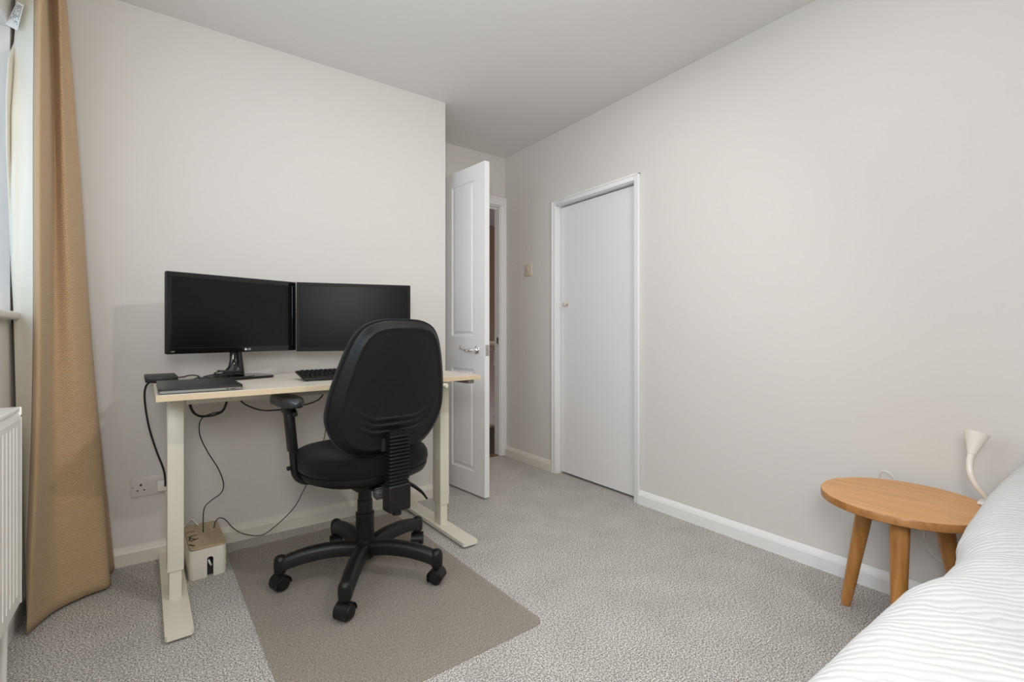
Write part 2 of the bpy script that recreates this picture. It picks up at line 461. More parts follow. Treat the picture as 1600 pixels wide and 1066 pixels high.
skirting('baseboard_back', (XL, YB), (XC + 0.018, YB), (0, -1), M['skirt'])
skirting('baseboard_return', (XC, YB - 0.016), (XC, YF), (1, 0), M['skirt'])
skirting('baseboard_right', (XR, YR), (XR, 1.82), (-1, 0), M['gloss'])
skirting('baseboard_recess', (XR, 2.588), (XR, YF - 0.02), (-1, 0), M['skirt'])
skirting('baseboard_left', (XL, YR), (XL, YB), (1, 0), M['gloss'])
skirting('baseboard_rear', (XL, YR), (XR, YR), (0, 1), M['gloss'])

# cupboard door frame (trim) and leaf
bm = bmesh.new()
T = 0.016
for (a, b, z0, z1) in ((1.820, DY0, 0, DZ + 0.036), (DY1, 2.588, 0, DZ + 0.036), (DY0, DY1, DZ, DZ + 0.036)):
    box(bm, XR - T, XR, a, b, z0, z1, 0.003, 2)
box(bm, XR - T - 0.005, XR, 1.818, 1.830, 0, DZ + 0.038, 0.004, 2)
box(bm, XR - T - 0.005, XR, 2.578, 2.590, 0, DZ + 0.038, 0.004, 2)
box(bm, XR - T - 0.005, XR, 1.818, 2.590, DZ + 0.026, DZ + 0.038, 0.004, 2)
box(bm, XR - 0.001, XR + 0.11, DY0 - 0.001, DY0 + 0.004, 0, DZ); box(bm, XR - 0.001, XR + 0.11, DY1 - 0.006, DY1 + 0.001, 0, DZ)
box(bm, XR - 0.001, XR + 0.11, DY0, DY1, DZ - 0.004, DZ + 0.001)
tag(autosmooth(obj('trim_1', bm, M['gloss'])), kind=S)
LX = XR + 0.030
bm = bmesh.new(); box(bm, LX, LX + 0.035, DY0 + 0.007, DY1 - 0.012, 0.014, DZ - 0.012, 0.002, 1)
door2 = tag(obj('door_2', bm, M['cupboard']), kind=S)
bm = bmesh.new()
lathe(bm, [(0.010, 0), (0.008, 0.012), (0.013, 0.018), (0.0165, 0.026), (0.0150, 0.034), (0.008, 0.038), (0.001, 0.039)], 20,
      Matrix.Translation((LX, 2.478, 1.186)) @ Matrix.Rotation(-PI / 2, 4, 'Y'))
tag(obj('door_knob', bm, M['switch'], door2, smooth=True), label='small cream round knob')
for zz in (0.22, 1.63):
    bm = bmesh.new(); tube(bm, [(LX - 0.004, DY0 + 0.006, zz - 0.04), (LX - 0.004, DY0 + 0.006, zz + 0.04)], 0.005, 8)
    box(bm, LX - 0.002, LX, DY0 + 0.004, DY0 + 0.024, zz - 0.038, zz + 0.038)
    obj('hinge', bm, M['gloss'], door2)
bm = bmesh.new(); box(bm, XR - 0.004, XR + 0.012, DY1 - 0.010, DY1 - 0.003, 1.03, 1.09, 0.002); box(bm, XR - 0.002, XR + 0.01, DY1 - 0.010, DY1 - 0.003, 1.125, 1.132)
obj('latch_keep', bm, M['gloss'], door2)

# main doorway frame
bm = bmesh.new()
box(bm, EX1, XR - 0.001, YF - 0.016, YF, 0, EZ + 0.055, 0.004); box(bm, XC + 0.001, EX0, YF - 0.016, YF, 0, EZ + 0.055, 0.004)
box(bm, XC + 0.001, XR - 0.001, YF - 0.020, YF, EZ + 0.002, EZ + 0.060, 0.005)
box(bm, XC + 0.001, XR - 0.001, YF - 0.026, YF, EZ + 0.048, EZ + 0.066, 0.004)
box(bm, XR - 0.020, XR - 0.001, YF - 0.024, YF, 0, EZ + 0.05, 0.004)
box(bm, EX1 - 0.006, EX1 + 0.002, YF - 0.004, YF + WT + .003, 0, EZ); box(bm, EX0 - 0.002, EX0 + 0.006, YF - 0.004, YF + WT + .003, 0, EZ)
box(bm, EX0, EX1, YF - 0.004, YF + WT + .003, EZ - 0.006, EZ + 0.002)
box(bm, EX0, EX1, YF + 0.030, YF + 0.055, EZ - 0.020, EZ - 0.005, 0.002)
box(bm, EX1, EX1 + 0.055, YF + WT, YF + WT + 0.014, 0, EZ + 0.055, 0.003)
fr = tag(autosmooth(obj('trim_2', bm, M['gloss'])), kind=S)
bm = bmesh.new(); box(bm, EX1 - 0.008, EX1 - 0.0055, YF + 0.010, YF + 0.032, 0.90, 0.95)
tag(obj('strike_plate', bm, M['brass'], fr), label='small dull metal strike plate')
st('trim_3', (EX0, EX1, YF + 0.0, YF + WT, 0, 0.006), M['brass'])

# ------------------------------------------------------------------ main door leaf (opened into the room)
fx, fy = 1.5325, 2.392; hxp, hyp = 1.450, 3.150
ang = math.atan2(hyp - fy, hxp - fx)   # leaf local +x runs from free edge to hinge
door = thing('door_1', 'white four-panel door standing open beyond the desk with chrome lever handle', 'door', (fx, fy, 0.012), ang, kind=S)
LW, LH, LT = 0.758, 1.995, 0.035   # local +y is the room-left face (pointing -X world)
# leaf built as slab with recessed moulded panels on both faces


def panel_leaf():
    bm = bmesh.new()
    pans = [(0.105, 0.338, 0.135, 0.757), (0.42, 0.653, 0.135, 0.757), (0.105, 0.338, 0.957, 1.905), (0.42, 0.653, 0.957, 1.905)]
    xs = sorted({0, LW} | {v for p in pans for v in p[:2]}); zs = sorted({0, LH} | {v for p in pans for v in p[2:]})
    for side, y in ((1, 0.0), (-1, -LT)):
        for i in range(len(xs) - 1):
            for j in range(len(zs) - 1):
                x0, x1, z0, z1 = xs[i], xs[i + 1], zs[j], zs[j + 1]
                if (x0, x1, z0, z1) in pans:
                    # ovolo slope in, flat, raised field
                    steps = [(0, 0), (0.006, 0.0055), (0.013, 0.0075), (0.018, 0.0075), (0.030, 0.0015)]
                    loops = []
                    for ins, dep in steps:
                        yy = y - side * dep
                        loops.append([bm.verts.new(v) for v in ((x0 + ins, yy, z0 + ins), (x1 - ins, yy, z0 + ins), (x1 - ins, yy, z1 - ins), (x0 + ins, yy, z1 - ins))])
                    for a, b in zip(loops, loops[1:]):
                        for k in range(4): bm.faces.new((a[k], a[(k + 1) % 4], b[(k + 1) % 4], b[k]))
                    bm.faces.new(loops[-1])
                else:
                    bm.faces.new([bm.verts.new(v) for v in ((x0, y, z0), (x1, y, z0), (x1, y, z1), (x0, y, z1))])
    for q in (((0, 0, 0), (0, -LT, 0), (0, -LT, LH), (0, 0, LH)), ((LW, 0, 0), (LW, -LT, 0), (LW, -LT, LH), (LW, 0, LH)),
              ((0, 0, 0), (LW, 0, 0), (LW, -LT, 0), (0, -LT, 0)), ((0, 0, LH), (LW, 0, LH), (LW, -LT, LH), (0, -LT, LH))):
        bm.faces.new([bm.verts.new(v) for v in q])
    bmesh.ops.remove_doubles(bm, verts=bm.verts[:], dist=1e-5)
    return bm


obj('door_leaf', panel_leaf(), M['door'], door)


def lever(side, parent):
    y0 = 0.0 if side > 0 else -LT
    bm = bmesh.new()
    mt = Matrix.Translation((0.075, y0, 0.873)) @ Matrix.Rotation(-PI / 2 * side, 4, 'X')
    lathe(bm, [(0.026, 0), (0.0265, 0.003), (0.022, 0.007), (0.018, 0.008), (0.015, 0.012), (0.011, 0.016), (0.010, 0.040), (0.0105, 0.048), (0.004, 0.051)], 28, mt)
    pts = [(0.075, y0 + side * 0.044, 0.873), (0.095, y0 + side * 0.047, 0.873), (0.115, y0 + side * 0.048, 0.869), (0.135, y0 + side * 0.046, 0.874),
           (0.155, y0 + side * 0.044, 0.884), (0.175, y0 + side * 0.043, 0.887), (0.190, y0 + side * 0.044, 0.883)]
    sp = spline(pts, 5); n = len(sp)
    rad = [0.0075 + 0.0035 * math.sin(PI * min(1, i / n * 2.2)) * (1 if i / n < .45 else .6) + (0.003 if i / n > 0.7 else 0) for i in range(n)]
    rad[-1] = 0.004
    tube(bm, sp, 0.008, 12, rad)
    return tag(obj('door_handle', bm, M['chrome'], parent, smooth=True), label='polished chrome scroll lever handle')


lever(1, door); lever(-1, door)
bm = bmesh.new(); box(bm, -0.0015, 0.0, -0.030, -0.005, 0.840, 0.905); box(bm, -0.004, 0, -0.024, -0.012, 0.862, 0.882, 0.001)
tag(obj('latch_plate', bm, M['steel'], door), label='brushed metal latch plate on the door edge')
for zz in (0.2, 1.0, 1.78):
    bm = bmesh.new(); tube(bm, [(LW + 0.004, 0.004, zz - 0.045), (LW + 0.004, 0.004, zz + 0.045)], 0.006, 8); obj('hinge', bm, M['steel'], door)

# ------------------------------------------------------------------ hallway banister
ban = thing('stair_banister', 'white stair banister seen through the narrow gap beside the open door', 'banister', (2.7, 4.20, 0))
bx('handrail', (-1.6, 1.6, -0.035, 0.035, 0.845, 0.895), M['gloss'], ban, 0.012, 3)
bx('base_rail', (-1.6, 1.6, -0.03, 0.03, 0.0, 0.035), M['gloss'], ban, 0.004)
bx('top_fillet', (-1.6, 1.6, -0.016, 0.016, 0.80, 0.815), M['gloss'], ban)


def baluster(x):
    bm = bmesh.new()
    box(bm, -0.02, 0.02, -0.02, 0.02, 0.035, 0.12); box(bm, -0.02, 0.02, -0.02, 0.02, 0.64, 0.80)
    lathe(bm, [(0.018, 0.12), (0.012, 0.14), (0.019, 0.20), (0.021, 0.26), (0.014, 0.38), (0.011, 0.48), (0.012, 0.58), (0.018, 0.60), (0.012, 0.62), (0.018, 0.64)], 14)
    o = autosmooth(obj('baluster', bm, M['gloss'], ban)); o.location = (x, 0, 0); return o


b0 = baluster(0.13)
for i in range(1, 14):
    for s in (-1, 1):
        if (i > 12): continue
        c = b0.copy(); COL.objects.link(c); c.parent = ban; c.location = (0.13 + s * 0.115 * i, 0, 0)

# ------------------------------------------------------------------ window
win = thing('window_1', 'white framed window with daylight behind, beside the curtain', 'window', (XL - 0.15, 0, 0), kind=S)
bm = bmesh.new()
f = 0.055
box(bm, -0.06, 0, WY0, WY1, WZ0, WZ0 + f, 0.005); box(bm, -0.06, 0, WY0, WY1, WZ1 - f, WZ1, 0.005)
for y in (WY0, 0.50, 1.36, WY1 - f): box(bm, -0.06, 0, y, y + f, WZ0, WZ1, 0.005)
obj('window_frame', bm, M['pvc'], win)
bx('pane', (-0.034, -0.030, WY0 + 0.02, WY1 - 0.02, WZ0 + 0.02, WZ1 - 0.02), M['glass'], win)
bx('window_sill', (0.0, 0.15 + 0.032, WY0 - 0.05, WY1 - 0.03, WZ0 - 0.020, WZ0 + 0.006), M['sill'], win, 0.009, 4)

# ------------------------------------------------------------------ radiator
RY0, RY1, RZ0, RZ1 = 0.15, 1.752, 0.288, 0.800
rad = thing('radiator', 'white ribbed panel radiator under the window beside the curtain', 'radiator', (-0.300, 0, 0))
bm = bmesh.new()
# front panel with vertical convex ribs
n = int((RY1 - RY0) / 0.0333); xs = []
pitch = (RY1 - RY0 - 0.04) / n
prof = []
for i in range(n):
    y = RY0 + 0.02 + i * pitch
    prof += [(0.0, y), (-0.0065, y + pitch * 0.10), (-0.0065, y + pitch * 0.2), (0.0, y + pitch * 0.34), (0.0, y + pitch * 0.95)]
prof = [(0.0, RY0)] + prof + [(0.0, RY1 - 0.016), (0.0, RY1)]
za, zb = RZ0 + 0.05, RZ1 - 0.055
prev = None
for (x, y) in prof:
    col = [bm.verts.new(v) for v in ((-0.004, y, RZ0), (0.0, y, RZ0 + 0.012), (0.0, y, za - 0.012), (x, y, za), (x, y, zb), (0.0, y, zb + 0.012), (0.0, y, RZ1 - 0.03), (-0.006, y, RZ1 - 0.01))]
    if prev:
        for k in range(7): bm.faces.new((prev[k], col[k], col[k + 1], prev[k + 1]))
    prev = col
box(bm, -0.016, -0.008, RY0, RY1, RZ0, RZ1 - 0.01)
o = obj('front_panel', bm, M['radiator'], rad)
bm = bmesh.new(); box(bm, -0.055, -0.040, RY0 + 0.02, RY1 - 0.02, RZ0 + 0.01, RZ1 - 0.02); obj('convector_fins', bm, M['radiator'], rad)
bx('side_cover', (-0.075, 0.001, RY1 - 0.002, RY1 + 0.003, RZ0 + 0.005, RZ1), M['radiator'], rad, 0.002)
bm = bmesh.new(); box(bm, -0.075, -0.002, RY0, RY1 + 0.002, RZ1 - 0.012, RZ1, 0.003)
for i in range(44):
    pass
obj('top_grille', bm, M['radiator'], rad)
bm = bmesh.new(); tube(bm, [(-0.068, RY1 - 0.10, 0.3), (-0.068, RY1 - 0.10, 0.34)], 0.01, 12); box(bm, -0.075, -0.068, RY0 + .2, RY1 - .2, 0.34, 0.7); obj('back_panel', bm, M['radiator'], rad)
bx('wall_bracket', (-0.117, -0.05, RY1 - 0.3, RY1 - 0.27, 0.35, 0.7), M['radiator'], rad)
bx('wall_bracket', (-0.117, -0.05, RY0 + 0.27, RY0 + 0.3, 0.35, 0.7), M['radiator'], rad)
bm = bmesh.new(); tube(bm, spline([(-0.03, RY1 - 0.03, 0.32), (-0.03, RY1 + 0.03, 0.315), (-0.04, RY1 + 0.045, 0.26), (-0.045, RY1 + 0.05, 0.0)], 5), 0.0085, 12)
obj('pipe', bm, M['radiator'], rad, smooth=True)
bm = bmesh.new(); tube(bm, [(0.0, RY1 - 0.006, RZ1 - 0.022), (0.002, RY1 - 0.006, RZ1 - 0.022)], 0.003, 10); obj('clip_screw', bm, M['mark'], rad)

# ------------------------------------------------------------------ curtain


def interp(tab, z):
    tab = sorted(tab)
    if z <= tab[0][0]: return tab[0][1]
    for a, b in zip(tab, tab[1:]):
        if z <= b[0]:
            t = (z - a[0]) / (b[0] - a[0]); t = t * t * (3 - 2 * t) * 0.35 + t * 0.65
            return a[1] + (b[1] - a[1]) * t
    return tab[-1][1]


cur = thing('curtain', 'tan woven curtain with cream lining hanging in the window corner', 'curtain', (0, 0, 0))
ZT = 2.26
TOP = [(-0.385, 2.560), (-0.318, 2.520), (-0.302, 2.470), (-0.318, 2.440), (-0.309, 2.340), (-0.345, 2.405), (-0.331, 2.250), (-0.3275, 2.179)]
BOT = [(-0.335, 2.590), (-0.181, 2.592), (-0.187, 2.520), (-0.168, 2.414), (-0.235, 2.378), (-0.306, 2.329), (-0.336, 2.255), (-0.357, 2.190)]
HEMT, HEMB = (-0.358, 2.225), (-0.3585, 2.198)


def cloth(name, rows, material, parent, thick=0.004, uvlen=True):
    bm = bmesh.new(); uv = bm.loops.layers.uv.new('UVMap'); G = []; U = []
    for z, pl in rows:
        G.append([bm.verts.new((p[0], p[1], z if len(p) < 3 else p[2])) for p in pl])
        acc = [0]
        for a, b in zip(pl, pl[1:]): acc.append(acc[-1] + math.dist(a[:2], b[:2]))
        U.append(acc)
    n = len(G[0])
    for i in range(len(G) - 1):
        for k in range(n - 1):
            f = bm.faces.new((G[i][k], G[i][k + 1], G[i + 1][k + 1], G[i + 1][k]))
            # average arc length keeps the weave straight
            for lp, (r, c) in zip(f.loops, ((i, k), (i, k + 1), (i + 1, k + 1), (i + 1, k))):
                lp[uv].uv = (U[r][c], rows[r][0])
    o = obj(name, bm, material, parent, smooth=True)
    s = o.modifiers.new('thickness', 'SOLIDIFY'); s.thickness = thick; s.offset = 0
    return o


L8 = [(2.3, 30), (2.0, 27), (1.86, 24), (1.7, 20), (1.5, 20), (1.2, 22), (1.05, 25), (0.8, 28), (0.5, 33), (0.2, 38), (0, 41)]
rows = []; hrows = []; lrows = []
N = 70
L9 = [(2.3, 26), (2.0, 24), (1.88, 12), (1.75, 9), (1.6, 9), (1.45, 12), (1.2, 17), (1.05, 22), (0.8, 27), (0.5, 33), (0.2, 38), (0, 42)]
for i in range(N + 1):
    z = 0.012 + (ZT - 0.012) * i / N
    w = (1 - z / ZT) ** 1.08
    pts = []
    for j, (a, b) in enumerate(zip(TOP, BOT)):
        ww = w ** 0.55 if j == 5 else w
        x = a[0] + (b[0] - a[0]) * ww; y = a[1] + (b[1] - a[1]) * ww
        if j >= 6:
            sh = (0.016 if j == 7 else 0.006) * math.sin(PI * z / ZT) ** 0.7; x += 0.81 * sh; y -= 0.586 * sh
        # soft waviness of the hanging folds
        x += 0.004 * math.sin(z * 3.1 + j * 1.7); y += 0.004 * math.sin(z * 2.3 + j * 2.1)
        pts.append((x, y, 0))
    sp = [(p.x, p.y) for p in spline(pts, 8)]
    # hem lifts slightly towards the wall at the bottom
    row = []
    for k, (x, y) in enumerate(sp):
        row.append((x, y, z))
    rows.append((z, row))
    e = sp[-1]
    if z < 0.30: hw = 0.15 + 0.85 * (z / 0.30)
    else: hw = 1
    hx, hy = (e[0] - 0.020 * hw, e[1] + 0.022 * hw)
    hrows.append((z, [(e[0] + 0.001, e[1] - 0.0, z), (e[0] - 0.006 * hw, e[1] - 0.003, z), ((e[0] + hx) / 2 - 0.002, (e[1] + hy) / 2 - 0.003, z), (hx, hy, z)]))
    px = interp(L9, z)
    a = (px - 800) / 750.67; sx = 0.5862 + 0.8102 * a; sy = 0.8102 - 0.5862 * a
    X9 = -0.409; Y9 = X9 / sx * sy
    px8 = interp(L8, z); a8 = (px8 - 800) / 750.67; X8 = -0.398; Y8 = X8 / (0.5862 + 0.8102 * a8) * (0.8102 - 0.5862 * a8)
    lp = [(p.x, p.y, z) for p in spline([(hx + 0.001, hy + 0.002, 0), ((hx * 2 + X8) / 3, (hy * 2 + Y8) / 3 + 0.006, 0), ((hx + 2 * X8) / 3, (hy + 2 * Y8) / 3 + 0.006, 0), (X8, Y8, 0), (X8 - 0.007, Y8 + 0.012, 0), (X9 - 0.001, max(Y9, Y8 - 0.045) + 0.012, 0)], 6)]
    lrows.append((z if z > 0.03 else z, lp))
cp = cloth('curtain_face', rows, M['curtain'], cur)
cloth('curtain_hem', hrows, M['hem'], cur, 0.003)
cloth('curtain_lining', lrows, M['lining'], cur, 0.002)
# care label sewn to the lining
LA, LB, LC, LD = Vector((-0.4227, 2.2561, 2.0058)), Vector((-0.3920, 2.2339, 1.9848)), Vector((-0.3749, 2.2215, 2.0690)), Vector((-0.3920, 2.2339, 2.0816))
nn = (LB - LA).cross(LD - LA).normalized()
if nn.y > 0: nn = -nn
bm = bmesh.new()
f0 = [bm.verts.new(v) for v in (LA, LB, LC, LD)]; f1 = [bm.verts.new(v - nn * 0.0008) for v in (LA, LB, LC, LD)]
bm.faces.new(f0); bm.faces.new(f1[::-1])
for i in range(4): bm.faces.new((f0[i], f0[(i + 1) % 4], f1[(i + 1) % 4], f1[i]))
lab = obj('care_label', bm, M['label'], cur)
tag(lab, label='white care label with small dark print')
bm = bmesh.new(); rn = random.Random(5)
for r_ in range(11):
    t = 0.20 + r_ * 0.068; u = 0.10
    while u < 0.86:
        l_ = rn.uniform(0.05, 0.16); u2 = min(0.9, u + l_)
        P = lambda a, b: LA.lerp(LB, a).lerp(LD.lerp(LC, a), b) + nn * 0.0006
        if rn.random() < (0.9 if r_ > 3 else 0.55): bm.faces.new([bm.verts.new(P(u, t)), bm.verts.new(P(u2, t)), bm.verts.new(P(u2, t + 0.030)), bm.verts.new(P(u, t + 0.030))])
        u = u2 + 0.025
obj('label_print', bm, M['ink'], lab)

# ------------------------------------------------------------------ wall sockets and switch


def socket_plate(name, label, loc, rot, twin=True):
    """local: x along wall, y out of wall (negative y is room), z up"""
    t = thing(name, label, 'wall socket', loc, rot)
    w = 0.073 if twin else 0.043
    bx('plate', (-w, w, -0.009, 0, -0.043, 0.043), M['socket'], t, 0.0025, 2)
    for cx in ((-0.038, 0.038) if twin else (0,)):
        bm = bmesh.new()
        box(bm, cx - 0.0035, cx + 0.0035, -0.0096, -0.008, 0.003, 0.012); box(bm, cx - 0.015, cx - 0.008, -0.0096, -0.008, -0.017, -0.0125)
        box(bm, cx + 0.008, cx + 0.015, -0.0096, -0.008, -0.017, -0.0125)
        obj('pin_holes', bm, M['dark'], t)
        sx = cx + (0.021 if cx < 0 else -0.021)
        bx('rocker_switch', (sx - 0.0065, sx + 0.0065, -0.0125, -0.008, 0.008, 0.031), M['socket'], t, 0.0015)
    for cx in ((-0.066, 0.066) if twin else (-0.03, 0.03)):
        cyl('screw', (cx, -0.0098, 0), (cx, -0.008, 0), 0.0028, M['mark'], t, 12)
    return t


sock = socket_plate('wall_socket', 'white double wall socket left of the desk leg', (-0.044, YB, 0.325), 0)
# plug in the right outlet, with its grey cable
plug = thing('plug', 'cream three-pin plug pushed into the wall socket behind the desk leg', 'plug', (-0.006, YB - 0.009, 0.322))
bm = bmesh.new(); prism(bm, rrect(-0.024, 0.024, -0.024, 0.026, 0.010), -0.030, 0, Matrix.Rotation(-PI / 2, 4, 'X').inverted() @ Matrix.Identity(4))
o = obj('plug_body', bm, M['white_plastic'], plug)
bm = bmesh.new(); box(bm, -0.021, 0.021, -0.030, -0.001, -0.024, 0.024, 0.006, 3); o.data = o.data
obj('plug_cover', bm, M['white_plastic'], plug, smooth=False); autosmooth(plug.children[-1])
bpy.data.objects.remove(o)
cable('plug_cord', [(0.010, -0.016, -0.022), (0.014, -0.018, -0.045), (0.030, -0.012, -0.12), (0.055, -0.012, -0.22), (0.10, -0.03, -0.17), (0.13, -0.05, -0.195)], 0.0032, M['cable_white'], plug)

sock2 = socket_plate('wall_socket', 'white wall socket on the right wall behind the round table', (XR, 0.625, 0.312), -PI / 2, True)
sw = thing('light_switch', 'cream single light switch on the wall beside the cupboard door', 'light switch', (XR, 2.872, 1.462), -PI / 2)
bx('plate', (-0.043, 0.043, -0.009, 0, -0.043, 0.043), M['switch'], sw, 0.0025)
bx('rocker', (-0.007, 0.007, -0.015, -0.008, -0.012, 0.012), M['switch'], sw, 0.002)
for cx in (-0.030, 0.030): cyl('screw', (cx, -0.0098, 0), (cx, -0.008, 0), 0.0028, M['mark'], sw, 12)

# ------------------------------------------------------------------ chair mat
bm = bmesh.new(); prism(bm, rrect(0.0, 0.79, 0.0, 1.255, 0.035, 6), 0.0, 0.0035)
mat_o = obj('chair_mat', bm, M['mat'], None, loc=(0.262, 1.243, 0.0015), rot=(0, 0, math.radians(1.6)))
tag(mat_o, 'clear frosted plastic chair mat lying on the grey carpet under the office chair', 'chair mat')

# ------------------------------------------------------------------ standing desk
DR = math.radians(1.6)
DZT = 0.793
desk = thing('standing_desk', 'cream height-adjustable desk with pale top and T-shaped steel feet', 'desk', (0.040, 1.873, 0), DR)
bm = bmesh.new(); box(bm, -0.062, 1.162, 0.002, 0.700, DZT - 0.0205, DZT, 0.0008, 1)
o = obj('desktop', bm, [M['desktop'], M['desk_edge']], desk)
for p_ in o.data.polygons:
    if abs(p_.normal.z) < 0.5: p_.material_index = 1


def desk_leg(u):
    leg = bpy.data.objects.new('leg', None)
    bm = bmesh.new(); box(bm, u - 0.025, u + 0.025, 0.245, 0.325, 0.128, DZT - 0.045, 0.003)
    outer = obj('leg', bm, M['cream'], desk); autosmooth(outer)
    bm = bmesh.new(); box(bm, u - 0.0195, u + 0.0195, 0.253, 0.318, 0.024, 0.24, 0.003)
    autosmooth(obj('inner_tube', bm, M['cream'], outer))
    bm = bmesh.new(); ol = [(u - 0.039, 0.008), (u - 0.033, 0.0), (u + 0.033, 0.0), (u + 0.039, 0.008), (u + 0.039, 0.735), (u + 0.033, 0.742), (u - 0.033, 0.742), (u - 0.039, 0.735)]
    prism(bm, ol, 0.010, 0.026); ft = obj('foot', bm, M['cream'], outer)
    for v in (0.04, 0.70): cyl('glide', (u, v, 0), (u, v, 0.011), 0.014, M['dark'], outer, 16)
    bm = bmesh.new(); box(bm, u - 0.02, u + 0.02, 0.225, 0.50, DZT - 0.046, DZT - 0.0205, 0.002)
    obj('top_bracket', bm, M['cream'], outer)
    tube_bm = bmesh.new(); tube(tube_bm, [(u - 0.012, 0.243, DZT - 0.052), (u - 0.012, 0.246, DZT - 0.052)], 0.004, 12); obj('bolt', tube_bm, M['steel'], outer)
    return outer


desk_leg(0.0); desk_leg(1.106)
bm = bmesh.new(); box(bm, 0.03, 1.076, 0.23, 0.27, DZT - 0.063, DZT - 0.021, 0.002); box(bm, 0.03, 1.076, 0.32, 0.35, DZT - 0.048, DZT - 0.021, 0.002); obj('crossbeam', bm, M['cream'], desk)
bx('side_rail', (1.108, 1.140, 0.03, 0.67, DZT - 0.040, DZT - 0.0205), M['cream_shaded'], desk)
bm = bmesh.new(); tube(bm, spline([(1.02, 0.20, DZT - 0.036), (0.97, 0.06, DZT - 0.036), (0.93, 0.024, DZT - 0.036), (0.945, 0.010, DZT - 0.036), (0.962, -0.002, DZT - 0.036)], 5), 0.0065, 12)
cr = obj('crank_rod', bm, M['blk'], desk, smooth=True)
bm = bmesh.new(); tube(bm, [(0.962, -0.002, DZT - 0.036), (0.9655, -0.008, DZT - 0.036), (0.969, -0.016, DZT - 0.036)], 0.0105, 20); tag(obj('crank_knob', bm, M['cream'], cr, smooth=False), label='cream end cap of the crank')

# ------------------------------------------------------------------ monitors


def place(o, P0, P1):
    """origin at mid-point of bottom edge, local +x along the screen"""
    a = math.atan2(P1[1] - P0[1], P1[0] - P0[0]); o.location = ((P0[0] + P1[0]) / 2, (P0[1] + P1[1]) / 2, 0); o.rotation_euler = (0, 0, a)


mon = thing('monitor', 'wide black monitor on a curved glossy stand at the left of the desk', 'monitor'); place(mon, (0.006, 2.295), (0.508, 2.463))
w = 0.266; z0, z1 = 0.906, 1.232
bm = bmesh.new(); box(bm, -w, w, 0.0, 0.020, z0, z1, 0.006, 3); box(bm, -0.2, 0.2, 0.018, 0.042, z0 + 0.03, z1 - 0.05, 0.010, 2); autosmooth(obj('casing', bm, M['blk_gloss'], mon))
bm = bmesh.new()
for d in ((-w + .001, w - .001, z1 - .021, z1 - .001), (-w + .001, w - .001, z0 + .001, z0 + .024), (-w + .001, -w + .020, z0 + .02, z1 - .02), (w - .020, w - .001, z0 + .02, z1 - .02)):
    box(bm, d[0], d[1], -0.0015, 0.003, d[2], d[3], 0.001, 1)
obj('bezel', bm, M['blk_gloss'], mon)
bx('screen', (-w + 0.019, w - 0.019, -0.0005, 0.004, z0 + 0.023, z1 - 0.020), M['screen'], mon)
RX = Matrix.Rotation(PI / 2, 4, 'X')
bm = bmesh.new(); lathe(bm, [(0.0048, 0), (0.0048, 0.0006)], 20, Matrix.Translation((0.033, -0.0015, z0 + 0.0125)) @ RX); lg = obj('logo', bm, M['logo'], mon)
tag(lg, label='small silver round badge and letters')
text('logo_letters', 'LG', 0.0115, M['logo'], lg, Matrix.Translation((0.048, -0.0018, z0 + 0.0122)) @ RX)
text('model_mark', '24M', 0.008, M['mark'], mon, Matrix.Translation((-w + 0.022, -0.0018, z0 + 0.010)) @ RX)
bm = bmesh.new()
sp = spline([(0.0, 0.022, z0 + 0.05), (0.0, 0.020, z0 - 0.005), (-0.006, 0.014, z0 - 0.05), (-0.024, 0.004, z0 - 0.085), (-0.06, -0.004, z0 - 0.100), (-0.10, -0.008, DZT + 0.016)], 6)
n = len(sp); rr_ = [0.030 - 0.006 * math.sin(PI * min(1, i / n * 1.4)) for i in range(n)]
tube(bm, sp, 0.02, 14, [r_ * (1 if i < n * 0.6 else max(0.12, 1 - (i - n * 0.6) / (n * 0.42))) for i, r_ in enumerate(rr_)], flat=(0.95, 0.55))
sp = spline([(0.0, 0.022, z0 + 0.05), (0.004, 0.020, z0 - 0.01), (0.006, 0.016, z0 - 0.06), (0.004, 0.010, z0 - 0.09), (0.0, 0.004, DZT + 0.009)], 6)
tube(bm, sp, 0.02, 16, [0.022 + 0.012 * (i / len(sp)) ** 2 for i in range(len(sp))], flat=(1, 0.75))
obj('stand_neck', bm, M['blk_gloss'], mon, smooth=True)
bm = bmesh.new(); prism(bm, rrect(-0.125, 0.125, -0.085, 0.10, 0.03), DZT + 0.0015, DZT + 0.011); o = obj('stand_base', bm, M['blk_gloss'], mon)
cable('cord', [(0.036, 0.04, z0 + 0.06), (0.040, 0.05, z0), (0.034, 0.045, z0 - 0.04), (0.026, 0.04, z0 - 0.085), (0.03, 0.03, DZT + 0.014)], 0.0022, M['cable_blk'], mon)
cable('cord', [(0.016, 0.05, z0 + 0.06), (0.022, 0.055, z0 - 0.02), (0.030, 0.05, z0 - 0.07), (0.016, 0.05, z0 - 0.09), (0.02, 0.05, DZT + 0.014)], 0.003, M['cable_blk'], mon)

